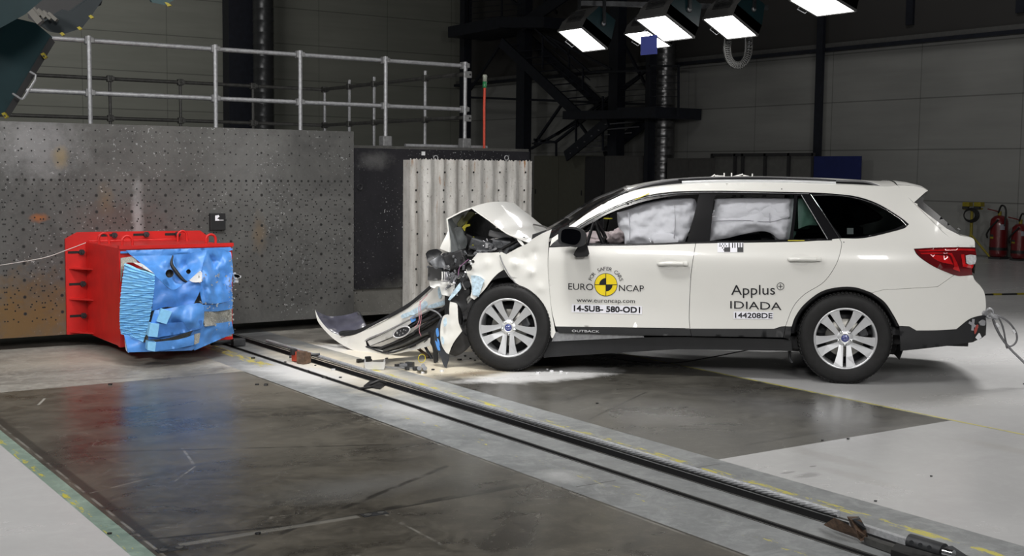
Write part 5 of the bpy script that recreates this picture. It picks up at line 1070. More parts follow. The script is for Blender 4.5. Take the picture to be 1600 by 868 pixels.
# ---- wheels
def wheel(c, sd, steer=0, camber=0, rotz=0, lab=None):
    """wheel turning on the y axis; outer face to side sd"""
    t = empty('wheel', c); t.parent = car; t.rotation_euler = (camber, 0, steer)
    if lab: t['label'] = lab
    ax = (0, sd, 0); R = .3635; W_ = .11
    mb = MB(); prof = [(.235, .085), (.250, .098), (.262, .103), (.30, .107), (.325, .104), (.338, .100), (.341, .096), (.350, .090), (.3585, .078), (R, .062), (R+.001, .04), (R+.001, -.04), (R, -.062), (.3585, -.078), (.345, -.095), (.30, -.107), (.255, -.10), (.235, -.085)]
    mb.lathe(prof, (0, 0, 0), ax, 72)
    for k in range(72):                                # shoulder tread blocks
        a = 2*math.pi*k/72
        for y0, y1 in ((.066, .092), (.0, .05), (-.05, -.005)):
            r_ = R+.002 if y0 < .06 else R-.006; c_ = np.array([math.cos(a)*r_, sd*(y0+y1)/2, math.sin(a)*r_]); mb.box(c_, (.006, (y1-y0), .02), np.array(Matrix.Rotation(-a, 3, 'Y')))
    mb.build('tyre', rubber, t)
    mb = MB(); mb.lathe([(.241, .085), (.247, .096), (.241, .099), (.232, .097), (.228, .088), (.222, .05), (.215, -.05), (.235, -.085), (.24, -.085)], (0, 0, 0), ax, 72)
    # ten spokes in five pairs
    def pol(r, a, y): return (math.cos(a)*r, sd*y, math.sin(a)*r)
    for k in range(5):
        a0 = -math.pi/2+k*2*math.pi/5+rotz
        for s_ in (-1, 1):
            o1, o2 = .012, .0135
            pts2 = [(.060, math.asin(o1/.060)), (.150, math.asin(o1/.150)), (.234, math.asin(o2/.234)), (.234, math.radians(22.5)), (.20, math.radians(22)), (.15, math.radians(24)), (.105, math.radians(29.5)), (.082, math.radians(36)), (.055, math.radians(36))]
            ys = [.066, .080, .093, .093, .089, .082, .073, .068, .063]
            fr = [pol(r, a0+s_*a, y) for (r, a), y in zip(pts2, ys)]; bk = [pol(r*(.985 if r > .2 else 1), a0+s_*a*(.93 if r > .09 else 1), y-.038) for (r, a), y in zip(pts2, ys)]
            n = len(fr); mb.add(fr, [list(range(n))], 0); mb.add(fr+bk, [(i, (i+1) % n, n+(i+1) % n, n+i) for i in range(n)], 1); mb.add(bk, [list(range(n))[::-1]], 1)
    mb.lathe([(.066, .045), (.066, .064), (.058, .068), (.042, .074), (.030, .078), (.030, .07)], (0, 0, 0), ax, 36)
    mb.build('rim', [silver, simple('rim_shade_alloy', (.20, .205, .215), .4, .7)], t)
    mb = MB(); mb.lathe([(0, .080), (.024, .080), (.0285, .077), (.0285, .06)], (0, 0, 0), ax, 28); cc = mb.build('centre_cap', blue_emblem, t)
    mb = MB()
    for (x, z, r) in ((-.010, .006, .004), (.006, .008, .0025), (.011, .001, .0025), (.004, -.006, .0025), (-.006, -.007, .002), (.0, .002, .002)): mb.lathe([(0, .0815), (r, .0812), (r, .08)], (x, 0, z), ax, 6)
    mb.tube([(.021*math.cos(a), sd*.0805, .013*math.sin(a)) for a in np.linspace(0, 2*math.pi, 24, endpoint=False)], .0013, 5, closed=True); mb.build('star_emblem', chrome, t)
    for k in range(5):
        a = -math.pi/2+k*2*math.pi/5+rotz; c_ = np.array([math.cos(a)*.052, 0, math.sin(a)*.052]); mb = MB(); mb.lathe([(.0, .080), (.008, .080), (.0095, .077), (.0095, .055)], c_, ax, 10); mb.lathe([(.0105, .074), (.0135, .0745), (.0135, .05)], c_, ax, 12); mb.build('lug_nut', chrome, t)
    mb = MB(); mb.lathe([(.06, .03), (.15, .03), (.155, .025), (.155, .01), (.06, .01)], (0, 0, 0), ax, 40); mb.build('brake_disc', simple('brake_disc_steel', (.22, .215, .20), .35, .8), t)
    mb = MB(); mb.lathe([(.0, -.03), (.222, -.03), (.222, -.05), (0, -.05)], (0, 0, 0), ax, 40); mb.build('backing_plate', engine_black, t)
    mb = MB(); a = math.radians(25); mb.box((math.cos(a)*.145, sd*.028, math.sin(a)*.145), (.07, .06, .11), np.array(Matrix.Rotation(-a, 3, 'Y')), bevel=.015); mb.build('brake_caliper', dark_metal, t)
    return t
cf = CP(793.6, 514.5, -.89); cr = CP(1320.8, 530.2, -.89)
wheel((cr[0], -.80, .3635), -1, 0, 0, 0.0, 'rear wheel with ten spoke silver rim'); wheel((cr[0], .80, .3635), 1)
wheel((cf[0]+.004, -.80, .360), -1, math.radians(-3), math.radians(-2.0), math.radians(0), 'front wheel with ten spoke silver rim'); wheel((cf[0], .80, .3635), 1)
# ---- interior
mb = MB(); mb.box((1.9, 0, .42), (2.9, 1.55, .06)); mb.box((2.6, 0, .80), (.10, 1.3, .1)); mb.build('cabin_floor', interior_dark, car)
mb = MB(); vs = [(.45, .70), (.95, .66), (1.0, .85), (.92, 1.0), (.75, 1.03), (.45, 1.02)]; mb.prism([(s, -.68, z) for s, z in vs], (0, 1.36, 0)); mb.build('dashboard', interior_dark, car)
def seat(s, w, nm='front_seat'):
    mb = MB(); mb.box((s, w, .62), (.52, .50, .20), bevel=.07); R_ = np.array(Matrix.Rotation(math.radians(14), 3, 'Y')); mb.box((s+.32, w, .93), (.16, .50, .66), R_, bevel=.07); mb.box((s+.43, w, 1.32), (.10, .26, .19), R_, bevel=.045); mb.build(nm, interior_grey if nm != 'front_seat' else simple('seat_cloth', (.04, .04, .044), .85), car)
seat(1.35, -.38); seat(1.35, .38)
mb = MB(); mb.box((2.35, 0, .65), (.5, 1.3, .2), bevel=.07); mb.box((2.72, 0, .97), (.16, 1.3, .60), np.array(Matrix.Rotation(math.radians(16), 3, 'Y')), bevel=.06)
for w in (-.42, .42): mb.box((2.83, w, 1.33), (.1, .26, .16), bevel=.04)
mb.build('rear_seat', simple('seat_cloth', (.04, .04, .044), .85), car)
mb = MB(); mb.box((3.1, 0, .85), (.9, 1.2, .05)); mb.build('boot_floor', interior_dark, car)
sc_ = CP(944, 375, -.46); Rm = Matrix.Rotation(math.radians(-25), 3, 'Y'); mb = MB()
mb.tube([tuple(np.array(sc_)+np.array(Rm@Vector((0, .185*math.cos(a), .185*math.sin(a))))) for a in np.linspace(0, 2*math.pi, 32, endpoint=False)], .017, 10, closed=True)
for a in (0, math.pi, -math.pi/2): mb.bar(np.array(sc_)+np.array(Rm@Vector((-.02, 0, 0))), np.array(sc_)+np.array(Rm@Vector((0, .18*math.cos(a), .18*math.sin(a)))), .05, .02, upv=(1, 0, 0))
mb.build('steering_wheel', black_plastic, car)
def puff(c, r, mat, nm, amp=.06, seed=0):
    bm = bmesh.new(); bmesh.ops.create_icosphere(bm, subdivisions=4, radius=1); mb = MB(); bm.verts.index_update()
    P = []
    for v in bm.verts:
        d = 1+amp*noise.fractal(v.co*2.2+Vector((seed, 0, 0)), 1, 2, 3)+amp*.5*noise.noise(v.co*6); P.append(np.array(c)+np.array([v.co.x*r[0], v.co.y*r[1], v.co.z*r[2]])*d)
    mb.add(P, [[v.index for v in f.verts] for f in bm.faces], 0, True); bm.free(); return mb.build(nm, mat, car)
c = CP(962, 369, -.30); puff((c[0]+.03, -.26, c[2]-.01), (.10, .20, .075), cloth_pink, 'driver_airbag', .25)
c = CP(935, 370, .35); puff((c[0], .35, c[2]-.02), (.20, .30, .07), cloth_pink, 'passenger_airbag', .25, 3)
CSoff = lambda px, py, d: toL(hit(px, py, CO+d*CDY, CDY))
def csheet(pts, nm, mat, w_=None, parent=None, **k):
    """pieces near the car: third value is the distance across from the centre line"""
    k.setdefault('push', (0, 1, 0)); k.setdefault('step', 5)
    return sheet(pts, CP, **k).build(nm, mat, parent or car, fix=False)
def wrinkle(nm, out, mat, off, amp, fold, step=4):
    P = catmull(out); vs, fs = triangulate(P, step); dd = pdist(P, vs); pts = []
    for v, d in zip(vs, dd):
        p = CS(v[0], v[1], off); b = min(1, d/14)
        q = amp*b**.6+fold*noise.fractal(Vector((v[0]*.045, v[1]*.07, off*9)), 1, 2, 4)*min(1, d/5)+fold*.5*math.sin(v[1]*.25+math.sin(v[0]*.06)*3)*math.exp(-((v[0]-out[0][0])/40)**2)*0
        pts.append(CS(v[0], v[1], off+q))
    mb = MB(); thicken(mb, pts, [f[::-1] for f in fs], (0, 1, 0), .05); o = mb.build(nm, mat, car, fix=False); return o
wrinkle('curtain_airbag', [(964, 332, T), (985, 326), (1006, 318), (1040, 311), (1075, 309), (1086, 311, T), (1088, 322), (1080, 352), (1070, 378, T), (1030, 382), (976, 383, T), (975, 365), (966, 353)], cloth_white, -.15, .06, .035, 3)
wrinkle('airbag_fold', [(1018, 371), (1024, 365.5), (1040, 364), (1052, 366), (1060, 374), (1058, 380, T), (1022, 380, T)], cloth_white, -.085, .02, .01, 3)
wrinkle('curtain_airbag', [(1117, 316, T), (1122, 309), (1180, 308), (1240, 309.5, T), (1238, 345), (1232, 374, T), (1218, 374), (1204, 364), (1188, 361), (1160, 366), (1135, 372), (1109, 376, T), (1112, 345)], cloth_white, -.15, .07, .030, 3)
wrinkle('airbag_seam', [(1124, 318, T), (1180, 317), (1222, 320), (1234, 332), (1228, 341), (1180, 342), (1124, 343, T)], cloth_white, -.10, .03, .012, 3)
wrinkle('curtain_airbag', [(1247, 310, T), (1256, 312), (1272, 340), (1278, 352, T), (1262, 352), (1248, 357, T)], cloth_white, -.12, .03, .03, 3)
for pts in ([(1113, 345), (1160, 344), (1205, 346), (1232, 338)], [(1203, 333), (1203, 348)], [(982, 332), (984, 355), (983, 378)], [(1054, 320), (1055, 350), (1053, 372)]):
    mb = MB(); mb.tube([CS(x, y, -.066) for x, y in catmull([tuple(map(float, p)) for p in pts], False, 4)], .003, 5); mb.build('airbag_stitching', simple('stitching_grey', (.35, .35, .37), .9), car)
puff(CP(1224, 362, -.6), (.09, .05, .10), cloth_white, 'airbag_fold', .25, 5)
mb = MB(); mb.prism([CP(1186, 362, -.45), CP(1206, 361, -.45), CP(1215, 373, -.45), CP(1190, 374, -.45)], (0, .1, 0)); mb.build('seat_bracket', interior_grey, car)
mb = MB(); mb.box(CP(950, 341, -.5), (.07, .02, .01)); mb.build('yellow_marker', yellow_paint, car)
for (x, y, w_) in ((1003, 307, 22), (1244, 375.5, 26)): mb = MB(); a = CS(x-w_/2, y+ (5 if x < 1010 else 0), .003); b = CS(x+w_/2, y-(5 if x < 1010 else 0)+0, .003); mb.bar(a, b, .006, .014, upv=(0, 1, 0)); mb.build('yellow_tape', yellow_paint, car)
# ================================================================ STICKERS ON THE CAR
def text_mesh(s):
    cu = bpy.data.curves.new('t', 'FONT'); cu.body = s; cu.size = 1; cu.resolution_u = 4; o = bpy.data.objects.new('t', cu); COL.objects.link(o)
    bpy.context.view_layer.update(); me = o.to_mesh(); vs = [tuple(v.co) for v in me.vertices]; fs = [list(p.vertices) for p in me.polygons]; o.to_mesh_clear(); bpy.data.objects.remove(o); bpy.data.curves.remove(cu)
    return vs, fs
def put_text(s, L, R, hpx, mat, parent, nm='lettering', off=.0045, bold=0, un=None, bounds=True):
    """baseline from pixel L to pixel R, capital height hpx"""
    vs, fs = text_mesh(s); x0 = min(v[0] for v in vs); x1 = max(v[0] for v in vs); y1 = .73 if s.islower() is False else .73
    un = un or (lambda x, y: CS(x, y, off)); mb = MB()
    vv = [((v[0]-x0)/(x1-x0), v[1]/.73) for v in vs]
    mb.add([un(L[0]+(R[0]-L[0])*u, L[1]+(R[1]-L[1])*u-hpx*v) for u, v in vv], fs)
    if bold:
        for dx_, dy_ in ((bold, 0), (0, bold), (bold, bold)): mb.add([un(L[0]+(R[0]-L[0])*u+dx_, L[1]+(R[1]-L[1])*u-hpx*v-dy_)+np.array([0, .0002, 0]) for u, v in vv], fs)
    return mb.build(nm, mat, parent, fix=False)
def poly_on(pts, mat, parent, nm, off=.003, step=4):
    vs, fs = triangulate([np.array(p, float) for p in pts], step); mb = MB(); mb.add([CS(v[0], v[1], off) for v in vs], [f[::-1] for f in fs]); return mb.build(nm, mat, parent, fix=False)
def disc_on(cx, cy, r, mat, parent, nm, off, a0=0, a1=2*math.pi, r0=0, sx=1.):
    mb = MB(); n = max(6, int(48*(a1-a0)/(2*math.pi))); A = [a0+(a1-a0)*k/n for k in range(n+1)]
    vs = [CS(cx+r*math.cos(a)*sx, cy-r*math.sin(a), off) for a in A]+[CS(cx+r0*math.cos(a)*sx, cy-r0*math.sin(a), off) for a in A]; mb.add(vs, [(k, k+1, n+2+k, n+1+k) for k in range(n)]); return mb.build(nm, mat, parent, fix=False)
D = door_f; cx, cy, R = 946.7, 444.5, 18.0
disc_on(cx, cy, R, decal_black, D, 'round_sticker', .003); disc_on(cx, cy, R-.8, decal_yellow, D, 'yellow_disc', .0038)
disc_on(cx, cy, 10.4, decal_black, D, 'black_quarter', .0046, math.pi/2, math.pi); disc_on(cx, cy, 10.4, decal_black, D, 'black_quarter', .0046, -math.pi/2, 0)
poly_on([(cx-.5, cy-R+.4), (cx+.5, cy-R+.4), (cx+.5, cy+R-.4), (cx-.5, cy+R-.4)], decal_black, D, 'sticker_line', .0048); poly_on([(cx-R+.4, cy-.45), (cx+R-.4, cy-.45), (cx+R-.4, cy+.45), (cx-R+.4, cy+.45)], decal_black, D, 'sticker_line', .0048)
put_text('EURO', (888, 452), (927, 453.2), 10.6, decal_black, D, 'lettering_euro'); put_text('NCAP', (967, 454.2), (1006, 455.3), 10.2, decal_black, D, 'lettering_ncap')
put_text('www.euroncap.com', (901, 471.5), (992, 473.2), 7.2, decal_black, D, 'lettering_web_address')
poly_on([(893.5, 474.5), (1003.5, 478), (1003, 490.7), (893, 487.5)], decal_white, D, 'white_label', .003); put_text('14-SUB- 580-OD1', (896.5, 485.8), (999.5, 488.6), 9.0, decal_black, D, 'lettering_test_number', .0045, .8)
# arc text
def arc_text(s, cx, cy, r, a0, a1, hpx, mat, parent):
    n = len(s); mb = MB(); aspect = 1
    for k, ch in enumerate(s):
        if ch == ' ': continue
        a = math.radians(a0+(a1-a0)*k/(n-1)); vs, fs = text_mesh(ch); x0 = min(v[0] for v in vs); x1 = max(v[0] for v in vs); mx = (x0+x1)/2
        t_ = np.array([math.sin(a), math.cos(a)]); u_ = np.array([math.cos(a), -math.sin(a)])   # tangent, radial in pixels
        P = [np.array([cx, cy])+u_*(r+v[1]/.73*hpx)+t_*((v[0]-mx)/.73*hpx*1.05) for v in vs]
        mb.add([CS(p[0], p[1], .0045) for p in P], fs)
    mb.build('lettering_arc', mat, parent, fix=False)
arc_text('FOR SAFER CARS', cx-.2, cy+.5, 22.8, 159, 19, 6.0, decal_black, D)
# rear door
E_ = door_r
put_text('Applus', (1142.5, 460.2), (1211, 459.8), 16.2, decal_black, E_, 'lettering_upper'); 
disc_on(1219.5, 447, 5.9, decal_black, E_, 'plus_ring', .0045, r0=5.0); poly_on([(1216, 446.6), (1223, 446.6), (1223, 447.5), (1216, 447.5)], decal_black, E_, 'plus_sign', .0045); poly_on([(1219, 443.6), (1220, 443.6), (1220, 450.5), (1219, 450.5)], decal_black, E_, 'plus_sign', .0045)
put_text('IDIADA', (1141, 481.5), (1221, 484), 12.4, decal_black, E_, 'lettering_lower')
poly_on([(1146.5, 486.3), (1208.5, 487.5), (1208, 498.5), (1146, 497.6)], decal_white, E_, 'white_label', .003); put_text('144208DE', (1148.5, 496.3), (1206.5, 497), 8.2, decal_black, E_, 'lettering_code', .0045, .5)
# black and white target sticker below the rear window
poly_on([(1121, 379.2), (1162, 378.8), (1161.5, 393.8), (1121, 394)], decal_white, E_, 'target_sticker', .003)
blk = [[(1152, 386), (1161.5, 386), (1161.5, 393.5), (1152, 393.5)], [(1131.5, 386), (1141, 386), (1141, 393.2), (1131.5, 393.2)]]
for x in (1138.5, 1143.8, 1147.5, 1151.8, 1155.5, 1159.8): blk.append([(x, 379.2), (x+1.6, 379.2), (x+1.6, 387), (x, 387)])
for x, y in ((1124, 380), (1128, 380), (1132, 380), (1126, 383), (1130, 383), (1134, 383), (1128, 386), (1132, 386), (1123.5, 383), (1130, 389)): blk.append([(x, y), (x+1.9, y), (x+1.9, y+1.9), (x, y+1.9)])
for q in blk: poly_on(q, decal_black, E_, 'target_mark', .0042, 8)
put_text('OUTBACK', (893.5, 518.3), (936.5, 519.3), 3.7, decal_silver, car, 'lettering_sill', .016, .15)
# little notices in the rear quarter glass
poly_on([(1323.5, 356), (1333.5, 356), (1333.5, 365.5), (1323.5, 365.5)], simple('notice_dark', (.03, .04, .04), .4), car, 'window_notice', -.003)
for (x, y) in ((1221.5, 295), (1318.5, 378)): disc_on(x, y, .9, decal_black, car, 'marker_dot', .004)
# ================================================================ CRASHED FRONT
fend_rear = [(857, 386, T), (858, 372), (862, 358, T), (846, 365), (830, 374.5), (822, 381), (809, 387, T), (800, 392), (791, 397, T), (783, 393.5), (780, 396, T), (780, 404), (788, 421, T), (797, 434), (808, 443), (822, 451), (836, 463), (847, 480), (853.5, 494), (858, 508), (860, 522, T), (863, 528), (868, 519, T), (866, 509, T), (861, 480), (857, 435), (856, 408)]
def fend_w(x, y):
    w_ = -.905
    if x < 850: w_ += .0*(850-x)
    return w_
csheet([(p[0], p[1], -.9+.0012*max(0, 858-p[0])-.0010*max(0, 0), *p[2:]) for p in fend_rear], 'front_fender', white, thick=.006, step=4, crumple=.018, cscale=2.0, inner=[(820, 402, -.80), (835, 395, -.80), (805, 412, -.93), (830, 425, -.93), (845, 450, -.925), (800, 400, -.78), (812, 398, -.86)])
fend_front = [(780, 394, T), (758, 394.7), (746, 394.7, T), (742, 400), (738, 405), (728, 421, T), (730, 429, T), (734, 437), (737, 450), (735, 464, T), (741, 468, T), (746, 464, T), (757, 452), (765, 441), (772, 432.6), (779, 426), (787, 421, T), (784, 412), (781, 404)]
csheet([(p[0], p[1], -.88, *p[2:]) for p in fend_front], 'front_fender', white, thick=.006, step=4, crumple=.022, cscale=3.0, inner=[(760, 410, -.93), (750, 430, -.84), (745, 415, -.9), (770, 400, -.84)])
csheet([(736, 430, -.90, T), (748, 431, -.90), (757, 437, -.90, T), (752, 450, -.90), (748, 464, -.89, T), (738, 460, -.88, T)], 'torn_fender_edge', silver_blue, thick=.006, crumple=.02)
for x, y, rx in ((739, 408.5, .014), (733, 418, .026)):
    mb = MB(); c = CP(x, y, -.915); mb.lathe([(0, 0), (rx, 0), (rx, .004)], c, (0, -1, 0), 14); mb.build('fender_hole', hole_dark, car)
mb = MB(); P = catmull([tuple(CP(x, y, -.91)) for x, y in ((781, 398), (786, 412), (796, 430), (806, 442))], False, 4); mb.tube(P, .006, 6); mb.build('fender_edge', simple('edge_grey', (.3, .3, .31), .4, .3), car)
# far side fender
ff = [(-.62, .98, T), (-.3, 1.0), (.2, 1.02), (.52, 1.04, T), (.52, .30, T), (.42, .30, T), (.40, .45), (.30, .66), (.12, .77), (-.08, .77), (-.27, .68), (-.40, .50), (-.43, .30, T), (-.60, .30, T)]
spanel('front_fender', ff, white, side=1)
# wheel housing front
mb = MB(); vs = []; n = 20
for k in range(n+1):
    a = math.pi*(-.05+1.05*k/n)
    for w_ in (-.84, -.55): vs.append((.02+.42*math.cos(a), w_, .37+.41*math.sin(a)))
mb.add(vs, [(2*k, 2*k+1, 2*k+3, 2*k+2) for k in range(n)], 0, True); mb.add([(.02+.42*math.cos(math.pi*(-.1+1.2*k/n)), -.56, .37+.41*math.sin(math.pi*(-.1+1.2*k/n))) for k in range(n+1)], [list(range(n+1))]); mb.build('wheel_housing', engine_black, car)
mb = MB(); mb.prism([CP(845, 530, -.80), CP(862, 528, -.80), CP(870, 545, -.80), CP(868, 556, -.80), CP(850, 559, -.80), CP(843, 548, -.80)], (0, .1, 0)); mb.build('mud_flap', black_plastic, car)
# ---- bonnet folded like a tent; profile extruded across the car with sag
prof_px = [(842, 374), (832, 379), (812, 371.5), (790, 362), (765, 343.5), (750, 333), (737, 323.5)]
def hood_sheet(prof, w0, w1, nw, mat, nm, thick=.010, dz=0, dsf=None, back=None):
    P = catmull([tuple(CP(x, y, -.80)[[0, 2]]) for x, y in prof], False, 3); vs = []
    for (s, z) in P:
        for j in range(nw+1):
            v = j/nw; w_ = w0+(w1-w0)*v; ds, dzz = dsf(v, s, z) if dsf else (0, 0); vs.append((s+ds, w_, z+dz+dzz))
    m_ = len(P); q = [(i*(nw+1)+j, i*(nw+1)+j+1, (i+1)*(nw+1)+j+1, (i+1)*(nw+1)+j) for i in range(m_-1) for j in range(nw)]
    tri = [t_ for a, b, c, d in q for t_ in ((a, b, c), (a, c, d))]
    mb = MB(); thicken(mb, vs, tri, (0, 0, -1), thick, 0, 1); return mb.build(nm, [mat, back or mat], car, fix=False)
hf = lambda v, s, z: (.10*v, .030*math.sin(math.pi*v)+.001*math.sin(v*9)-.06*v*max(0, min(1, s+.35)))
hood_sheet(prof_px, -.80, .78, 14, white, 'bonnet', .012, 0, hf, liner_grey)
def csheet2(pts, nm, mat, **k):
    k.setdefault('push', (.3, .1, 0)); return csheet(pts, nm, mat, **k)
# forward fold: top strip going forward and down, then the front flap
hood_sheet([(737, 323.5), (722, 329), (708, 336), (697.5, 341.5)], -.80, .78, 14, white, 'bonnet', .012, 0, lambda v, s, z: (.10*v, .030*math.sin(math.pi*v)), liner_grey)
def strip3(A, B, n, mat, nm, th=(.012, 0, 0), back=None, sag=None, parent=None):
    """ruled sheet between two 3D polylines of equal length"""
    m_ = len(A); vs = []
    for i in range(m_):
        for j in range(n+1):
            v = j/n; p = np.array(A[i])*(1-v)+np.array(B[i])*v
            if sag: p = p+np.array(sag(i/(m_-1), v))
            vs.append(p)
    q = [(i*(n+1)+j, i*(n+1)+j+1, (i+1)*(n+1)+j+1, (i+1)*(n+1)+j) for i in range(m_-1) for j in range(n)]; tri = [t_ for a, b, c, d in q for t_ in ((a, b, c), (a, c, d))]
    mb = MB(); thicken(mb, vs, tri, th, 1, 0, 1); return mb.build(nm, [mat, back or mat], parent or car, fix=False)
Ln = [tuple(CP(x, y, -.80)) for x, y in ((697.5, 341.5), (699.5, 358), (702, 376), (702.5, 393))]
Lf = [tuple(np.array(p)+np.array([.10, 1.55, .02])) for p in Ln]
strip3(Ln, Lf, 12, white, 'bonnet', (.010, 0, -.002), liner_grey, lambda u, v: (.03*math.sin(v*7)*u, 0, -.02*math.sin(v*5)*u))
csheet([(697.5, 343, -.82, T), (699.5, 356, -.82), (703, 378, -.82), (702.5, 394, -.82, T), (694, 391, -.86), (687, 388, -.9, T), (693, 375, -.87), (700, 360, -.84)], 'bonnet_corner', white, thick=.008)
# insulation liner pieces, yellow foam
csheet([(704, 349, -.74, T), (712, 342), (735, 331, -.70, T), (733, 340), (724, 348), (716, 352, -.7, T), (706, 357, -.72)] if False else [(699.5, 344, -.76, T), (734, 326.5, -.76, T), (728, 336, -.55), (716, 352, -.5, T), (707, 360, -.6), (701, 352, -.7)], 'bonnet_inner_skin', simple('inner_skin_grey', (.33, .34, .33), .45, var=.2), thick=.006, crumple=.03)
csheet([(705, 362, -.70, T), (712, 355, -.66), (722, 355, -.6), (725, 366, -.55), (729, 372, -.5), (729, 384, -.5), (722, 393, -.55), (708, 395, -.65), (703, 384, -.7), (704, 372, -.72)], 'insulation_liner', liner_grey, thick=.03, crumple=.10, cscale=7)
csheet([(714, 350, -.66, T), (724, 336, -.62), (735, 330, -.6, T), (741, 333, -.5), (730, 345, -.5), (723, 352, -.5, T), (718, 356, -.55)], 'foam_sheet', simple('olive_foam', (.20, .20, .10), .8, var=.3), thick=.02, crumple=.08, cscale=8)
csheet([(722, 355, -.62, T), (726, 351, -.6), (734, 350, -.6, T), (734, 353, -.6, T), (728, 355, -.6), (726, 361, -.6, T)], 'yellow_hose', yellow_paint, thick=.03)
mb = MB(); mb.tube([CP(725, 358, -.6), CP(730, 345, -.5), CP(741, 334, -.35)], .010, 8); mb.tube([CP(739, 384, -.6), CP(740, 370, -.55)], .009, 8); mb.build('yellow_hose', simple('yellow_dull', (.32, .31, .05), .6), car)
# ---- engine bay
random.seed(11)
mb = MB(); mb.box((-.10, .05, .55), (.95, 1.45, .55)); mb.box((.35, 0, .85), (.12, 1.5, .42)); mb.build('engine_bay', engine_black, car)
csheet([(690, 398, -.5), (720, 392, -.5), (745, 386, -.55), (780, 372, -.6), (800, 374, -.65), (815, 386, -.7), (790, 400, -.7), (760, 410, -.7), (735, 425, -.7), (712, 430, -.65)], 'intake_duct', engine_black, thick=.15, crumple=.15, cscale=7)
for (x, y, w_, sz, m, nm, rz) in ((765, 385, -.45, (.30, .3, .10), engine_grey, 'engine_cover', 15), (745, 380, -.3, (.22, .3, .12), engine_black, 'engine_cover', 25), (795, 368, -.35, (.30, .35, .06), simple('strut_grey', (.35, .35, .36), .4, .3), 'strut_brace', 12), (785, 382, -.6, (.16, .1, .08), engine_grey, 'fuse_box', 5), (715, 405, -.6, (.18, .25, .14), engine_black, 'radiator', -20), (700, 402, -.55, (.2, .2, .05), engine_grey, 'fan_shroud', -30), (690, 412, -.6, (.18, .2, .08), engine_grey, 'radiator_mount', 25), (725, 440, -.75, (.12, .14, .14), engine_black, 'washer_bottle', 10)):
    mb = MB(); mb.box(CP(x, y, w_), sz, np.array(Matrix.Rotation(math.radians(rz), 3, 'Y')), bevel=.015)
    for k in range(4): c_ = CP(x, y, w_)+np.array([random.uniform(-.5, .5)*sz[0], -sz[1]/2, random.uniform(-.4, .4)*sz[2]]); mb.cyl(c_, c_+np.array([0, -.02, 0]), .012, 8)
    mb.build(nm, m, car)
# black radiator support at the front
csheet([(665, 396, -.74, T), (670, 391, -.72), (682, 389, -.70), (690, 394, -.66, T), (684, 402, -.7), (675, 409, -.74), (668, 410, -.76, T)], 'radiator_support', black_plastic, thick=.03, crumple=.04)
csheet([(671, 408, -.76, T), (688, 398, -.74, T), (700, 405, -.7), (704, 411, -.7), (703, 422, -.72, T), (688, 418, -.76), (680, 420, -.78)], 'radiator_support', engine_grey, thick=.03, crumple=.05)
csheet([(669, 416, -.78, T), (690, 420, -.76), (690, 436, -.76, T), (668, 438, -.79, T)], 'radiator_panel', simple('panel_black', (.018, .018, .019), .5), thick=.02)
csheet([(692, 423, -.70, T), (715, 430, -.68), (722, 437, -.66), (720, 446, -.68), (700, 440, -.72, T), (692, 437, -.73, T)], 'crash_beam', simple('beam_pale', (.42, .42, .46), .35, .4, var=.35, scale=14), thick=.05, crumple=.06, cscale=12)
csheet([(671, 438, -.74, T), (686, 437, -.72), (704, 441, -.7), (722, 446, -.68, T), (716, 458, -.70), (706, 463, -.72), (690, 460, -.74, T), (686, 447, -.75), (678, 450, -.76, T), (672, 447, -.77)], 'crash_beam', white_raw, thick=.05, crumple=.05, cscale=6)
mb = MB(); mb.tube([CP(691, 424, -.8), CP(691, 438, -.8)], .006, 6); mb.tube([CP(694.5, 424, -.8), CP(694.5, 437, -.8)], .003, 6); mb.build('vertical_rod', white_raw, car)
csheet([(710, 442, -.84, T), (716, 438), (726, 428)] if False else [(700, 468, -.86, T), (706, 458, -.88), (714, 447, -.88), (719, 441, -.86, T), (720, 450, -.88), (712, 460, -.89), (703, 469, -.88, T)], 'torn_bracket', silver_blue, thick=.015, crumple=.03)
for pts, m, nm, th in (([(703, 469, -.86, T), (714, 458, -.86), (722, 444, -.85), (733, 446, -.84, T), (734, 458, -.84), (728, 466, -.84), (730, 480, -.84), (722, 488, -.84, T), (716, 476, -.86)], black_plastic, 'torn_liner', .06),
                       ([(722, 462, -.80, T), (738, 462, -.80), (742, 470, -.80), (732, 478, -.80), (724, 488, -.80, T), (720, 475, -.80)], white_raw, 'inner_panel', .03),
                       ([(722, 488, -.84, T), (738, 466, -.84), (758, 454, -.86), (770, 441, -.86, T), (752, 470, -.84), (738, 490, -.84), (724, 500, -.84, T)], engine_black, 'arch_liner', .05),
                       ([(700, 480, -.80, T), (735, 470, -.78), (738, 500, -.78), (732, 540, -.78), (712, 556, -.78), (700, 545, -.8, T)], engine_black, 'arch_liner', .10)):
    csheet(pts, nm, m, thick=th, crumple=.04)
# pieces of lamps, wires, small bright fragments
def frag_piece(dark, c_, s_):
    m_ = MB(); m_.box(c_, (s_*random.uniform(1, 3), s_, s_), np.array(Matrix.Rotation(random.random()*3, 3, 'Y')), bevel=.003); m_.build('broken_bracket' if dark else 'bright_fragment', engine_grey if dark else simple('bright_bits', (.5, .5, .52), .25, .6), car)
random.seed(5)
for k in range(46):
    x = random.gauss(712, 12); y = random.gauss(432, 13); c_ = CP(x, y, random.uniform(-.86, -.74)); s_ = random.uniform(.006, .022); frag_piece(k % 3, c_, s_)
for k in range(40):
    x = random.uniform(690, 800); y = 412-(x-690)*.25+random.gauss(0, 8); c_ = CP(x, y, random.uniform(-.72, -.55)); s_ = random.uniform(.008, .03); frag_piece(k % 2, c_, s_)
def wire(pts, r, mat, nm='wire'):
    mb = MB(); mb.tube(catmull([tuple(CP(*p)) for p in pts], False, 5), r, 6); return mb.build(nm, mat, car)
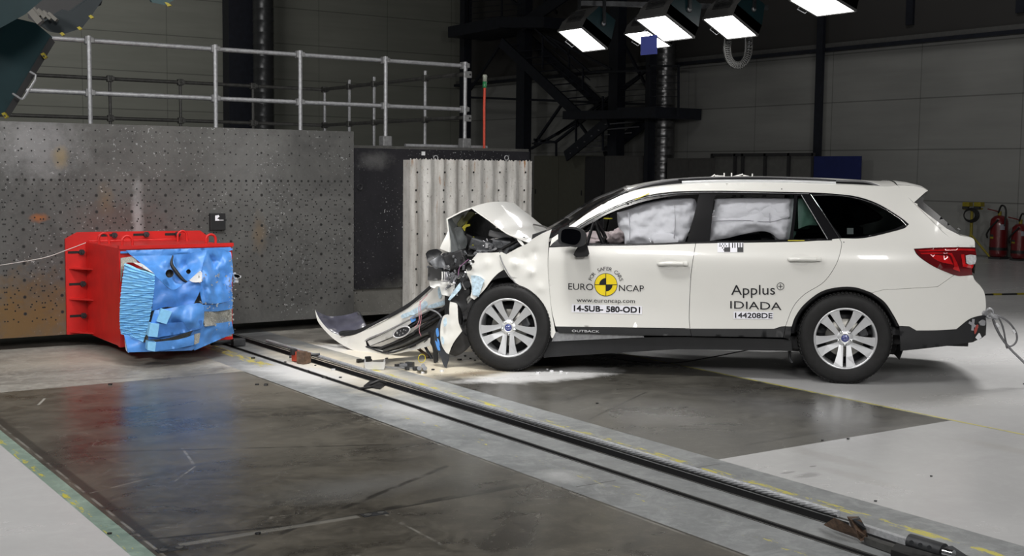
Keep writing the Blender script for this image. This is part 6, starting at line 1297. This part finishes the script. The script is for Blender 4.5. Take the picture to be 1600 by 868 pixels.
wire([(716, 430, -.86), (718, 418, -.86), (726, 410, -.86), (732, 405, -.86)], .004, simple('purple_wire', (.18, .08, .16), .5)); wire([(700, 395, -.6), (730, 400, -.65), (770, 395, -.66), (800, 380, -.68), (812, 374, -.7)], .014, cable_black, 'hose'); wire([(733, 390, -.6), (742, 378, -.5), (748, 370, -.4)], .008, galv_dim, 'pipe'); wire([(745, 392, -.6), (775, 392, -.62), (800, 386, -.66), (820, 372, -.7)], .02, engine_grey, 'hose')
mb = MB()
for p0, p1 in (((722, 440, -.87), (728, 452, -.87)), ((716, 434, -.87), (726, 430, -.87)), ((728, 424, -.88), (721, 434, -.88)), ((730, 418, -.88), (737, 411, -.88))): mb.bar(CP(*p0), CP(*p1), .03, .02, bevel=.006)
mb.cyl(CP(730, 444, -.87), CP(730, 444, -.90), .03, 14); mb.cyl(CP(722, 436, -.87), CP(722, 436, -.9), .02, 12); mb.build('lamp_remains', chrome, car)
csheet([(806, 368, -.79, T), (811, 371, -.79, T), (820, 383, -.8, T), (817, 385, -.8, T), (809, 376, -.79)], 'hinge', white_raw, thick=.01)
# towing eye, tape cross and torn corner at the tail
def cs_sheet(pts, nm, mat, off, **k):
    vs, fs = triangulate(catmull(pts), 5); mb = MB(); thicken(mb, [CS(v[0], v[1], off) for v in vs], [f[::-1] for f in fs], (0, 1, 0), k.get('thick', .004)); return mb.build(nm, mat, car, fix=False)
grey_tape = simple('grey_tape', (.27, .27, .29), .5)
for (a, b) in (((1514, 503), (1528, 512)), ((1521, 498), (1519.5, 516))):
    mb = MB(); mb.bar(CS(*a, .014), CS(*b, .014), .004, .026, upv=(0, 0, 1) if a[0] > 1518 and False else (0, 1, 0)); 
    mb = MB(); pa, pb = np.array(a, float), np.array(b, float); d = (pb-pa)/np.linalg.norm(pb-pa); n_ = np.array([-d[1], d[0]])*2.0; vs = [CS(*(pa+n_), .014), CS(*(pb+n_), .014), CS(*(pb-n_), .014), CS(*(pa-n_), .014)]; mb.prism(vs, (0, .003, 0)); mb.build('tape_cross', grey_tape, car)
cs_sheet([(1524, 520, T), (1528, 504), (1536, 500), (1540, 501, T), (1540, 523, T), (1532, 529), (1521, 533, T)], 'torn_hole', hole_dark, .013)
cs_sheet([(1529, 503, T), (1535, 499), (1540, 501, T), (1539, 508), (1532, 508, T)], 'torn_plastic', galv, .017); cs_sheet([(1522, 516, T), (1526, 507), (1529, 508, T), (1526, 518), (1523, 522, T)], 'torn_red_strip', simple('torn_red', (.3, .05, .04), .5), .018); cs_sheet([(1524, 527, T), (1530, 520), (1534, 527, T), (1528, 531, T)], 'torn_plastic', pale_plastic, .017)
mb = MB(); mb.tube([CS(1537, 489, .0), CS(1541, 489, .03)], .02, 10); e = CP(1546, 489, -.62); mb.tube([e+np.array([.03*math.cos(a), 0, .035*math.sin(a)]) for a in np.linspace(0, 6.28, 14, endpoint=False)], .010, 8, closed=True); mb.build('towing_eye', galv, car)
# ---- cable hanging from the towing eye, a thing of its own
def CW(px, py, w_): p = CP(px, py, w_); return CO+CDX*p[0]+CDY*p[1]+np.array([0, 0, p[2]])
t = empty('release_cable', tuple(CW(1550, 492, -.62))); R_ = Rel(t); tag(t, 'looped steel release cable hanging from the towing eye at the car tail', 'cable')
mb = MB(); mb.tube([CW(1547, 490, -.62), CW(1553, 494, -.62), CW(1559, 497, -.62)], [.02, .022, .016], 10); R_.build(mb, 'shackle', galv)
lp_ = catmull([(1556., 492.), (1566., 496.), (1578., 505.), (1587., 518.), (1589., 530.), (1583., 539.), (1574., 539.), (1565., 528.), (1556., 512.), (1551., 498.)], False, 5)
mb = MB(); mb.tube([CW(x, y, -.62) for x, y in lp_], .0075, 8); lp_ = catmull([(1560., 496.), (1567., 510.), (1571., 530.), (1574., 543.), (1572., 540.), (1569., 520.), (1563., 500.)], False, 4); mb.tube([CW(x, y, -.60) for x, y in lp_], .006, 8)
lp_ = catmull([(1552., 500., -.62), (1562., 522., -.62), (1578., 544., -.62), (1600., 566., -.66), (1632., 600., -.7)], False, 5); mb.tube([CW(*q) for q in lp_], .009, 8); R_.build(mb, 'wire_rope', simple('rope_dark_steel', (.16, .16, .17), .4, .6))
for x, y in ((1558, 507), (1584, 517)): mb = MB(); mb.tube([CW(x-1, y-2, -.625), CW(x+2, y+3, -.625)], .011, 8); R_.build(mb, 'pale_sleeve', pale_plastic)
# ================================================================ TORN OFF FRONT BUMPER
bmp_o = empty('front_bumper', tuple(PZ(600, 553, 0))); RBm = Rel(bmp_o); tag(bmp_o, 'torn off white front bumper cover with chrome grille lying before the car', 'bumper')
def BW(px, py, w_): return CW(px, py, w_)
def bsheet(pts, nm, mat, parent=None, **k):
    k.setdefault('push', CDY*.9+np.array([0, 0, .3])); k.setdefault('step', 5); k.setdefault('thick', .008)
    return RBm.build(sheet(pts, BW, **k), nm, mat, parent, fix=False)
# local across-distance grows towards the far (left) end
Wd = lambda x: -.60+.9*((735-x)/245)**1.2*.9 if x < 735 else -.60
def wp(pts, d=0): return [(p[0], p[1], Wd(p[0])+d, *p[2:]) for p in pts]
grille_hole = [(571, 532, T), (600, 519), (640, 499), (672, 484), (685, 478, T), (676, 505), (668, 528, T), (640, 541), (606, 550, T), (582, 544), (573, 541, T)]
main = [(492, 484, T), (496, 500), (504, 512), (520, 528), (540, 541), (562, 550), (590, 554.5), (612, 553.5), (640, 548), (668, 541), (676, 538, T), (680, 528), (671, 528, T), (640, 541), (606, 550, T), (582, 544), (573, 541, T), (571, 532, T), (600, 519), (640, 499), (672, 484), (698, 478, T), (703, 464), (699, 456), (688, 447), (687, 441, T), (676, 452), (655, 470), (620, 490), (590, 505), (556, 522), (532, 525, T), (515, 517), (500, 500)]
bsheet(wp(main), 'cover', white, step=4, crumple=.01)
# scuffed blue transfer marks: patches with a shape of their own
for pts in ([(640, 487), (655, 478), (664, 470), (668, 476), (658, 485), (645, 492)], [(627, 492), (640, 487), (645, 490), (630, 497)], [(684, 452), (688, 448), (690, 462), (686, 466)], [(668, 478), (690, 470), (699, 468), (697, 474), (676, 481)]): bsheet(wp(pts, -.012), 'blue_scuff', silver_blue, thick=.001)
# dark inner side of the far end wrapping back
bsheet([(492, 484, .25, T), (500, 489, .4), (515, 494, .5), (540, 492, .6), (560, 486.5, .62, T), (573, 511, .42, T), (556, 519, .3), (532, 524, .26), (528, 527, .22, T), (512, 516, .22), (500, 502, .22)], 'inner_face', bumper_inner, thick=.006, crumple=.03, step=4)
bsheet([(540, 493, .58, T), (558, 487, .60, T), (570, 511, .44, T), (555, 514, .46, T)], 'inner_recess', hole_dark, thick=.01)
bsheet([(558, 486, .56, T), (563, 489, .55), (573, 510, .40, T), (568, 512, .40, T)], 'inner_rib', black_plastic, thick=.01)
bsheet([(529, 520, .22, T), (535, 517.5, .21), (556, 517, .18), (560, 520.5, .15, T), (545, 523.5, .15), (531, 524, .17, T)], 'inner_rib', black_plastic, thick=.02)
bsheet([(530, 524, .12, T), (534, 523, .12), (541, 530, .1), (540, 533, .1, T), (535, 531, .1)], 'clip_tab', galv, thick=.01)
# black upper lip
mb = MB(); P = catmull([(532., 524.), (556., 519.), (580., 509.), (600., 499.), (620., 488.), (640., 476.), (660., 460.), (675., 447.), (687., 440.)], False, 4)
vs = []
for x, y in P: vs += [BW(x, y+2.5, Wd(x)-.01), BW(x-1, y-3.5, Wd(x)+.04), BW(x-1, y-3.0, Wd(x)+.10)]
n = len(P); mb.add(vs, [(3*i+k, 3*i+k+1, 3*i+4+k, 3*i+3+k) for i in range(n-1) for k in range(2)], 0, True); RBm.build(mb, 'upper_lip', black_plastic)
# grille
gr = bsheet([(571, 532, Wd(571)+.05, T), (600, 519, Wd(600)+.05), (640, 499, Wd(640)+.05), (690, 477, Wd(690)+.05, T), (684, 515, Wd(684)+.05), (668, 530, Wd(668)+.05, T), (606, 551, Wd(606)+.05, T), (573, 542, Wd(573)+.05, T)], 'grille', simple('grille_dark', (.03, .03, .032), .45), thick=.02)
def gbar(pts, r, mat, nm, d=0, parent=None):
    mb = MB(); mb.tube([BW(x, y, Wd(x)+d) for x, y in catmull([tuple(map(float, p)) for p in pts], False, 4)], r, 8); return RBm.build(mb, nm, mat, parent)
gbar([(571, 541), (572, 531), (600, 519), (640, 499), (672, 484)], .008, galv, 'grille_frame', -.005, gr); gbar([(572, 541), (606, 551), (640, 541), (668, 527)], .009, dark_metal, 'grille_frame', -.005, gr)
gbar([(576, 541), (610, 527), (645, 507), (668, 489)], .010, dark_metal, 'grille_slat', .02, gr); gbar([(590, 545), (625, 531), (668, 509), (690, 492)], .012, dark_metal, 'grille_slat', .02, gr); gbar([(600, 548), (632, 537), (670, 520)], .014, galv_dim, 'grille_slat', .01, gr)
bsheet([(574, 533, Wd(574)+.02, T), (610, 516, Wd(610)+.01), (640, 500, Wd(640)+.0), (649, 492.5, Wd(649), T), (650, 500, Wd(650), T), (640, 506, Wd(640)-.01), (620, 522, Wd(620)), (578, 540, Wd(578)+.02, T)], 'grille_wing', simple('satin_silver', (.50, .50, .49), .28, .15), gr, thick=.012)
bsheet([(641, 497, Wd(641)-.02, T), (649, 492, Wd(641)-.02, T), (650, 500, Wd(641)-.02, T), (643, 504, Wd(641)-.02, T)], 'blue_scuff', blue_skin, gr, thick=.002)
bsheet([(578, 541, Wd(578)+.03, T), (620, 524, Wd(620)+.02), (655, 506, Wd(655)+.02), (680, 492, Wd(680)+.02, T), (680, 499, Wd(680)+.02, T), (640, 521, Wd(640)+.02), (600, 541, Wd(600)+.03, T)], 'grille_wing', simple('satin_silver_2', (.36, .35, .33), .35, .1), gr, thick=.012)
# oval emblem with six stars
ec = BW(628, 518.5, Wd(628)-.03); ex_ = BW(640, 513.5, Wd(640)-.03)-ec; ex_ /= np.linalg.norm(ex_); nrm = np.cross(ex_, (0, 0, 1.)); nrm /= np.linalg.norm(nrm); 
if nrm@fw > 0: nrm = -nrm
ey_ = np.cross(nrm, ex_); ey_ = ey_ if ey_[2] > 0 else -ey_
mb = MB(); el = lambda a, ra, rb, d=0: ec+ex_*ra*math.cos(a)+ey_*rb*math.sin(a)+nrm*d
mb.add([el(2*math.pi*k/32, .100, .040) for k in range(32)], [list(range(32))]); em = RBm.build(mb, 'emblem', blue_emblem if False else dark_metal, gr, fix=False)
mb = MB(); mb.tube([el(2*math.pi*k/32, .103, .042, .004) for k in range(32)], .007, 8, closed=True)
for (u, v, r) in ((-.032, .010, .014), (-.004, .014, .007), (.022, .012, .007), (.034, .0, .007), (.008, -.014, .007), (-.018, -.016, .007)):
    c_ = ec+ex_*u*1.6+ey_*v+nrm*.005; pts = [c_+(ex_*math.cos(k*math.pi/6)+ey_*math.sin(k*math.pi/6))*(r if k % 3 == 0 else r*.35) for k in range(12)]; mb.prism(pts, nrm*.003)
RBm.build(mb, 'emblem_stars', simple('emblem_silver', (.6, .6, .62), .2, .3), gr)
# curved frame bar, wires, hanging parts
gbar([(665, 481), (682, 487), (691, 498), (687, 512), (676, 517)], .008, galv, 'grille_frame', -.03); gbar([(653, 504), (665, 500), (680, 492), (697, 478)], .016, engine_black, 'support_bar', -.01); gbar([(648, 518), (668, 505), (690, 494)], .014, engine_black, 'support_bar', 0)
gbar([(668, 438+22), (655, 476), (655, 500), (648, 512)], .003, pink_wire, 'wire', -.05); gbar([(656, 470), (658, 495), (655, 515), (658, 525)], .003, pink_wire, 'wire', -.05)
gbar([(653, 544), (662, 551), (670, 558)], .014, rust, 'strut', .12); gbar([(664, 541), (672, 555), (678, 568)], .012, dark_metal, 'strut', .08)
bsheet([(673, 518, -.6, T), (682, 516, -.6), (684, 530, -.6), (683, 555, -.6), (684, 565, -.6, T), (678, 566, -.6), (676, 545, -.6), (672, 535, -.6, T)], 'side_support', black_plastic, thick=.03)
for a, b in (((640, 542.5), (650, 538.5)), ((662, 534), (668, 529.5))): bsheet(wp([(a[0], a[1], T), (b[0], b[1]-1, T), (b[0], b[1]+1, T), (a[0], a[1]+1.5, T)], -.012), 'slot', hole_dark, thick=.001)
bsheet(wp([(536, 541, T), (545, 545.5), (552, 547, T), (545, 547)], -.012), 'slot', hole_dark, thick=.001)
# fender corner piece with black cladding, leaning by the wheel
cp_ = empty('bumper_corner', tuple(CW(695, 575, -.82))); RC = Rel(cp_); tag(cp_, 'white bumper corner with black lower edge leaning before the front wheel', 'bumper corner')
def rsheet(pts, nm, mat, **k): k.setdefault('push', CDY); k.setdefault('step', 5); k.setdefault('thick', .012); return RC.build(sheet(pts, BW, **k), nm, mat, fix=False)
rsheet([(703, 471, -.86, T), (713, 474, -.86), (715, 482, -.87), (716, 500, -.88), (718, 508, -.88), (722, 517, -.88, T), (712, 530, -.87), (706, 540, -.86), (701, 553, -.86, T), (696, 549, -.86), (689, 535, -.85), (688, 512, -.85), (692, 495, -.86), (698, 491, -.86), (702, 492, -.86, T), (702, 482, -.86)], 'white_cover', white, crumple=.03)
rsheet([(692, 493, -.84, T), (688, 512, -.84), (689, 535, -.84), (696, 549, -.85), (701, 553, -.85), (702, 556, -.85, T), (700, 565, -.85), (697, 575, -.85, T), (693, 570, -.84), (688, 556, -.83), (680, 542, -.82), (678, 525, -.82), (682, 510, -.82), (688, 498, -.83)], 'black_cladding', simple('cladding_blue_black', (.035, .04, .05), .4, var=.3), crumple=.02)
for pts in ([(693, 500), (697, 496), (698, 506), (694, 510)], [(690, 525), (694, 530), (693, 538), (690, 534)]): rsheet([(x, y, -.885) for x, y in pts], 'blue_scuff', silver_blue, thick=.001)
for pts in ([(681, 516), (684, 512), (686, 522), (683, 526)], [(680, 532), (684, 536), (688, 546), (684, 546)], [(683, 528), (686, 532), (687, 540), (684, 536)]): rsheet([(x, y, -.845) for x, y in pts], 'blue_scuff', blue_skin, thick=.001)
rsheet([(702, 553, -.82, T), (712, 531, -.82), (722, 518, -.82, T), (733, 530, -.80), (735, 540, -.8, T), (722, 549, -.8), (708, 555, -.8, T)], 'inner_liner', engine_black, thick=.05)
# ================================================================ DEBRIS ON THE FLOOR
def gth(nm, px, py, lab, cat): c = PZ(px, py, 0); t = empty(nm, tuple(c)); tag(t, lab, cat); return t, Rel(t)
t, R_ = gth('white_plastic_cup_piece', 586, 578, 'white broken plastic shell piece lying on the floor below the bumper', 'debris')
t.name = 'plastic_shell_piece'
G2 = lambda x, y, z: PZ(x, y+z*150, z)
mb = MB(); A_ = [PZ(567+k*5, 577+[0, 1.0, 1.2, .8, 0][k] if k < 5 else 577, 0) for k in range(5)]
b0 = [PZ(571, 577, .004), PZ(600, 577, .004), PZ(599, 571, .004), PZ(572, 571, .004)]; c0 = b0[0]; tp = [p+np.array([0, 0, .065])+(p-sum(b0)/4)*.16 for p in b0]
mb.add(b0+tp, [(0, 1, 2, 3), (0, 1, 5, 4), (1, 2, 6, 5), (3, 0, 4, 7)]); mb.add([p+np.array([0, 0, .004])-(p-sum(b0)/4)*.06 for p in b0]+[p-(p-sum(tp)/4)*.05 for p in tp], [(3, 2, 1, 0), (4, 5, 1, 0), (5, 6, 2, 1), (7, 4, 0, 3)]); R_.build(mb, 'shell', pale_plastic, fix=False)
t, R_ = gth('lamp_fragment', 635, 574, 'broken dark headlamp fragment with rod lying beside the white shell piece', 'debris')
mb = MB(); mb.bar(PZ(602, 573, .015), PZ(648, 575, .015), .012, .012); R_.build(mb, 'rod', galv)
for x, y, s_ in ((622, 569, .03), (630, 571, .025), (640, 567, .04), (628, 566, .02), (650, 573, .03), (636, 573, .025)): mb = MB(); mb.box(PZ(x, y+2, s_*.6), (s_*1.8, s_*1.2, s_), np.array(Matrix.Rotation(x, 3, 'Z')), bevel=.005); R_.build(mb, 'bracket', dark_metal)
mb = MB()
for x, y in ((655, 575), (661, 571), (664, 575)): mb.cyl(PZ(x, y, .02), PZ(x, y, .045), .018, 10)
mb.box(PZ(630, 570, .05), (.06, .03, .02)); R_.build(mb, 'bulb_holder', simple('grey_bits', (.25, .26, .28), .35, .5))
c = PZ(659, 565, .03); mb = MB(); mb.tube([c+np.array([.035*math.cos(a), 0, .03+.035*math.sin(a)]) for a in np.linspace(0, 6.28, 20, endpoint=False)], .003, 6, closed=True); R_.build(mb, 'yellow_ring', yellow_paint)
t, R_ = gth('black_clip_piece', 572, 562, 'small black broken clip on the floor left of the white shell piece', 'debris')
mb = MB(); mb.bar(PZ(558, 564, .012), PZ(580, 562, .012), .03, .02); mb.box(PZ(575, 559, .03), (.05, .03, .03), bevel=.006); mb.box(PZ(561, 562, .025), (.04, .03, .02), bevel=.006); R_.build(mb, 'clip', cable_black)
random.seed(21)
frag_m = [cable_black, galv_dim, pale_plastic]
frags = [(735, 560, 1, 'by the front wheel, left of the tyre'), (742, 563, 0, ''), (726, 556, 0, ''), (718, 562, 1, ''), (493, 571, 0, ''), (507, 590, 0, ''), (415, 602, 0, ''), (532, 590, 0, ''), (840, 583, 2, ''), (862, 580, 2, ''), (876, 581, 2, ''), (690, 580, 2, ''), (933, 630, 0, ''), (1455, 744, 0, ''), (1368, 783, 0, ''), (1285, 688, 0, ''), (1325, 686, 0, ''), (403, 834, 0, ''), (445, 566, 0, ''), (480, 580, 0, ''), (520, 578, 2, ''), (370, 540, 0, ''), (660, 583, 2, ''), (676, 578, 0, ''), (604, 560, 0, ''), (1058, 768, 0, ''), (395, 560, 0, ''), (1600, 600, 0, ''), (402, 601, 0, ''), (172, 601, 0, ''), (171, 834, 0, ''), (855, 577, 2, ''), (885, 583, 2, '')]
first = None
for k, (x, y, mi, _) in enumerate(frags):
    p = PZ(x, y, 0); s_ = random.uniform(.008, .018)*(1 if y < 620 else .6); mb = MB(); n = 7
    prof = [np.array([math.cos(a)*s_*random.uniform(.7, 1.5), math.sin(a)*s_*random.uniform(.7, 1.3), 0]) for a in np.linspace(0, 5.6, n)]
    mb.prism([p+q+[0, 0, .001] for q in prof], (s_*.2, s_*.1, s_*.7)); o = mb.build('debris_fragment', frag_m[mi])
    lab = {0: 'tiny black fragment scattered on the test hall floor', 1: 'grey metal crumb scattered by the front wheel', 2: 'tiny pale fragment scattered near the front of the car'}[mi]
    tag(o, lab, 'debris', {0: 'tiny black fragments', 1: 'grey crumbs', 2: 'tiny pale fragments'}[mi])
# cable below the car
mb = MB(); mb.tube([CW(x, y, -.3) for x, y in catmull([(915., 552.), (960., 560.), (1010., 566.), (1060., 566.), (1110., 558.), (1150., 550.), (1175., 545.)], False, 5)], .005, 6)
for v in range(len(mb.v)): mb.v[v] = (mb.v[v][0], mb.v[v][1], max(.006, mb.v[v][2]))
tag(mb.build('black_cable', cable_black), 'thin black cable lying on the floor under the white car', 'cable')
for k, m in enumerate(bpy.data.meshes): pass
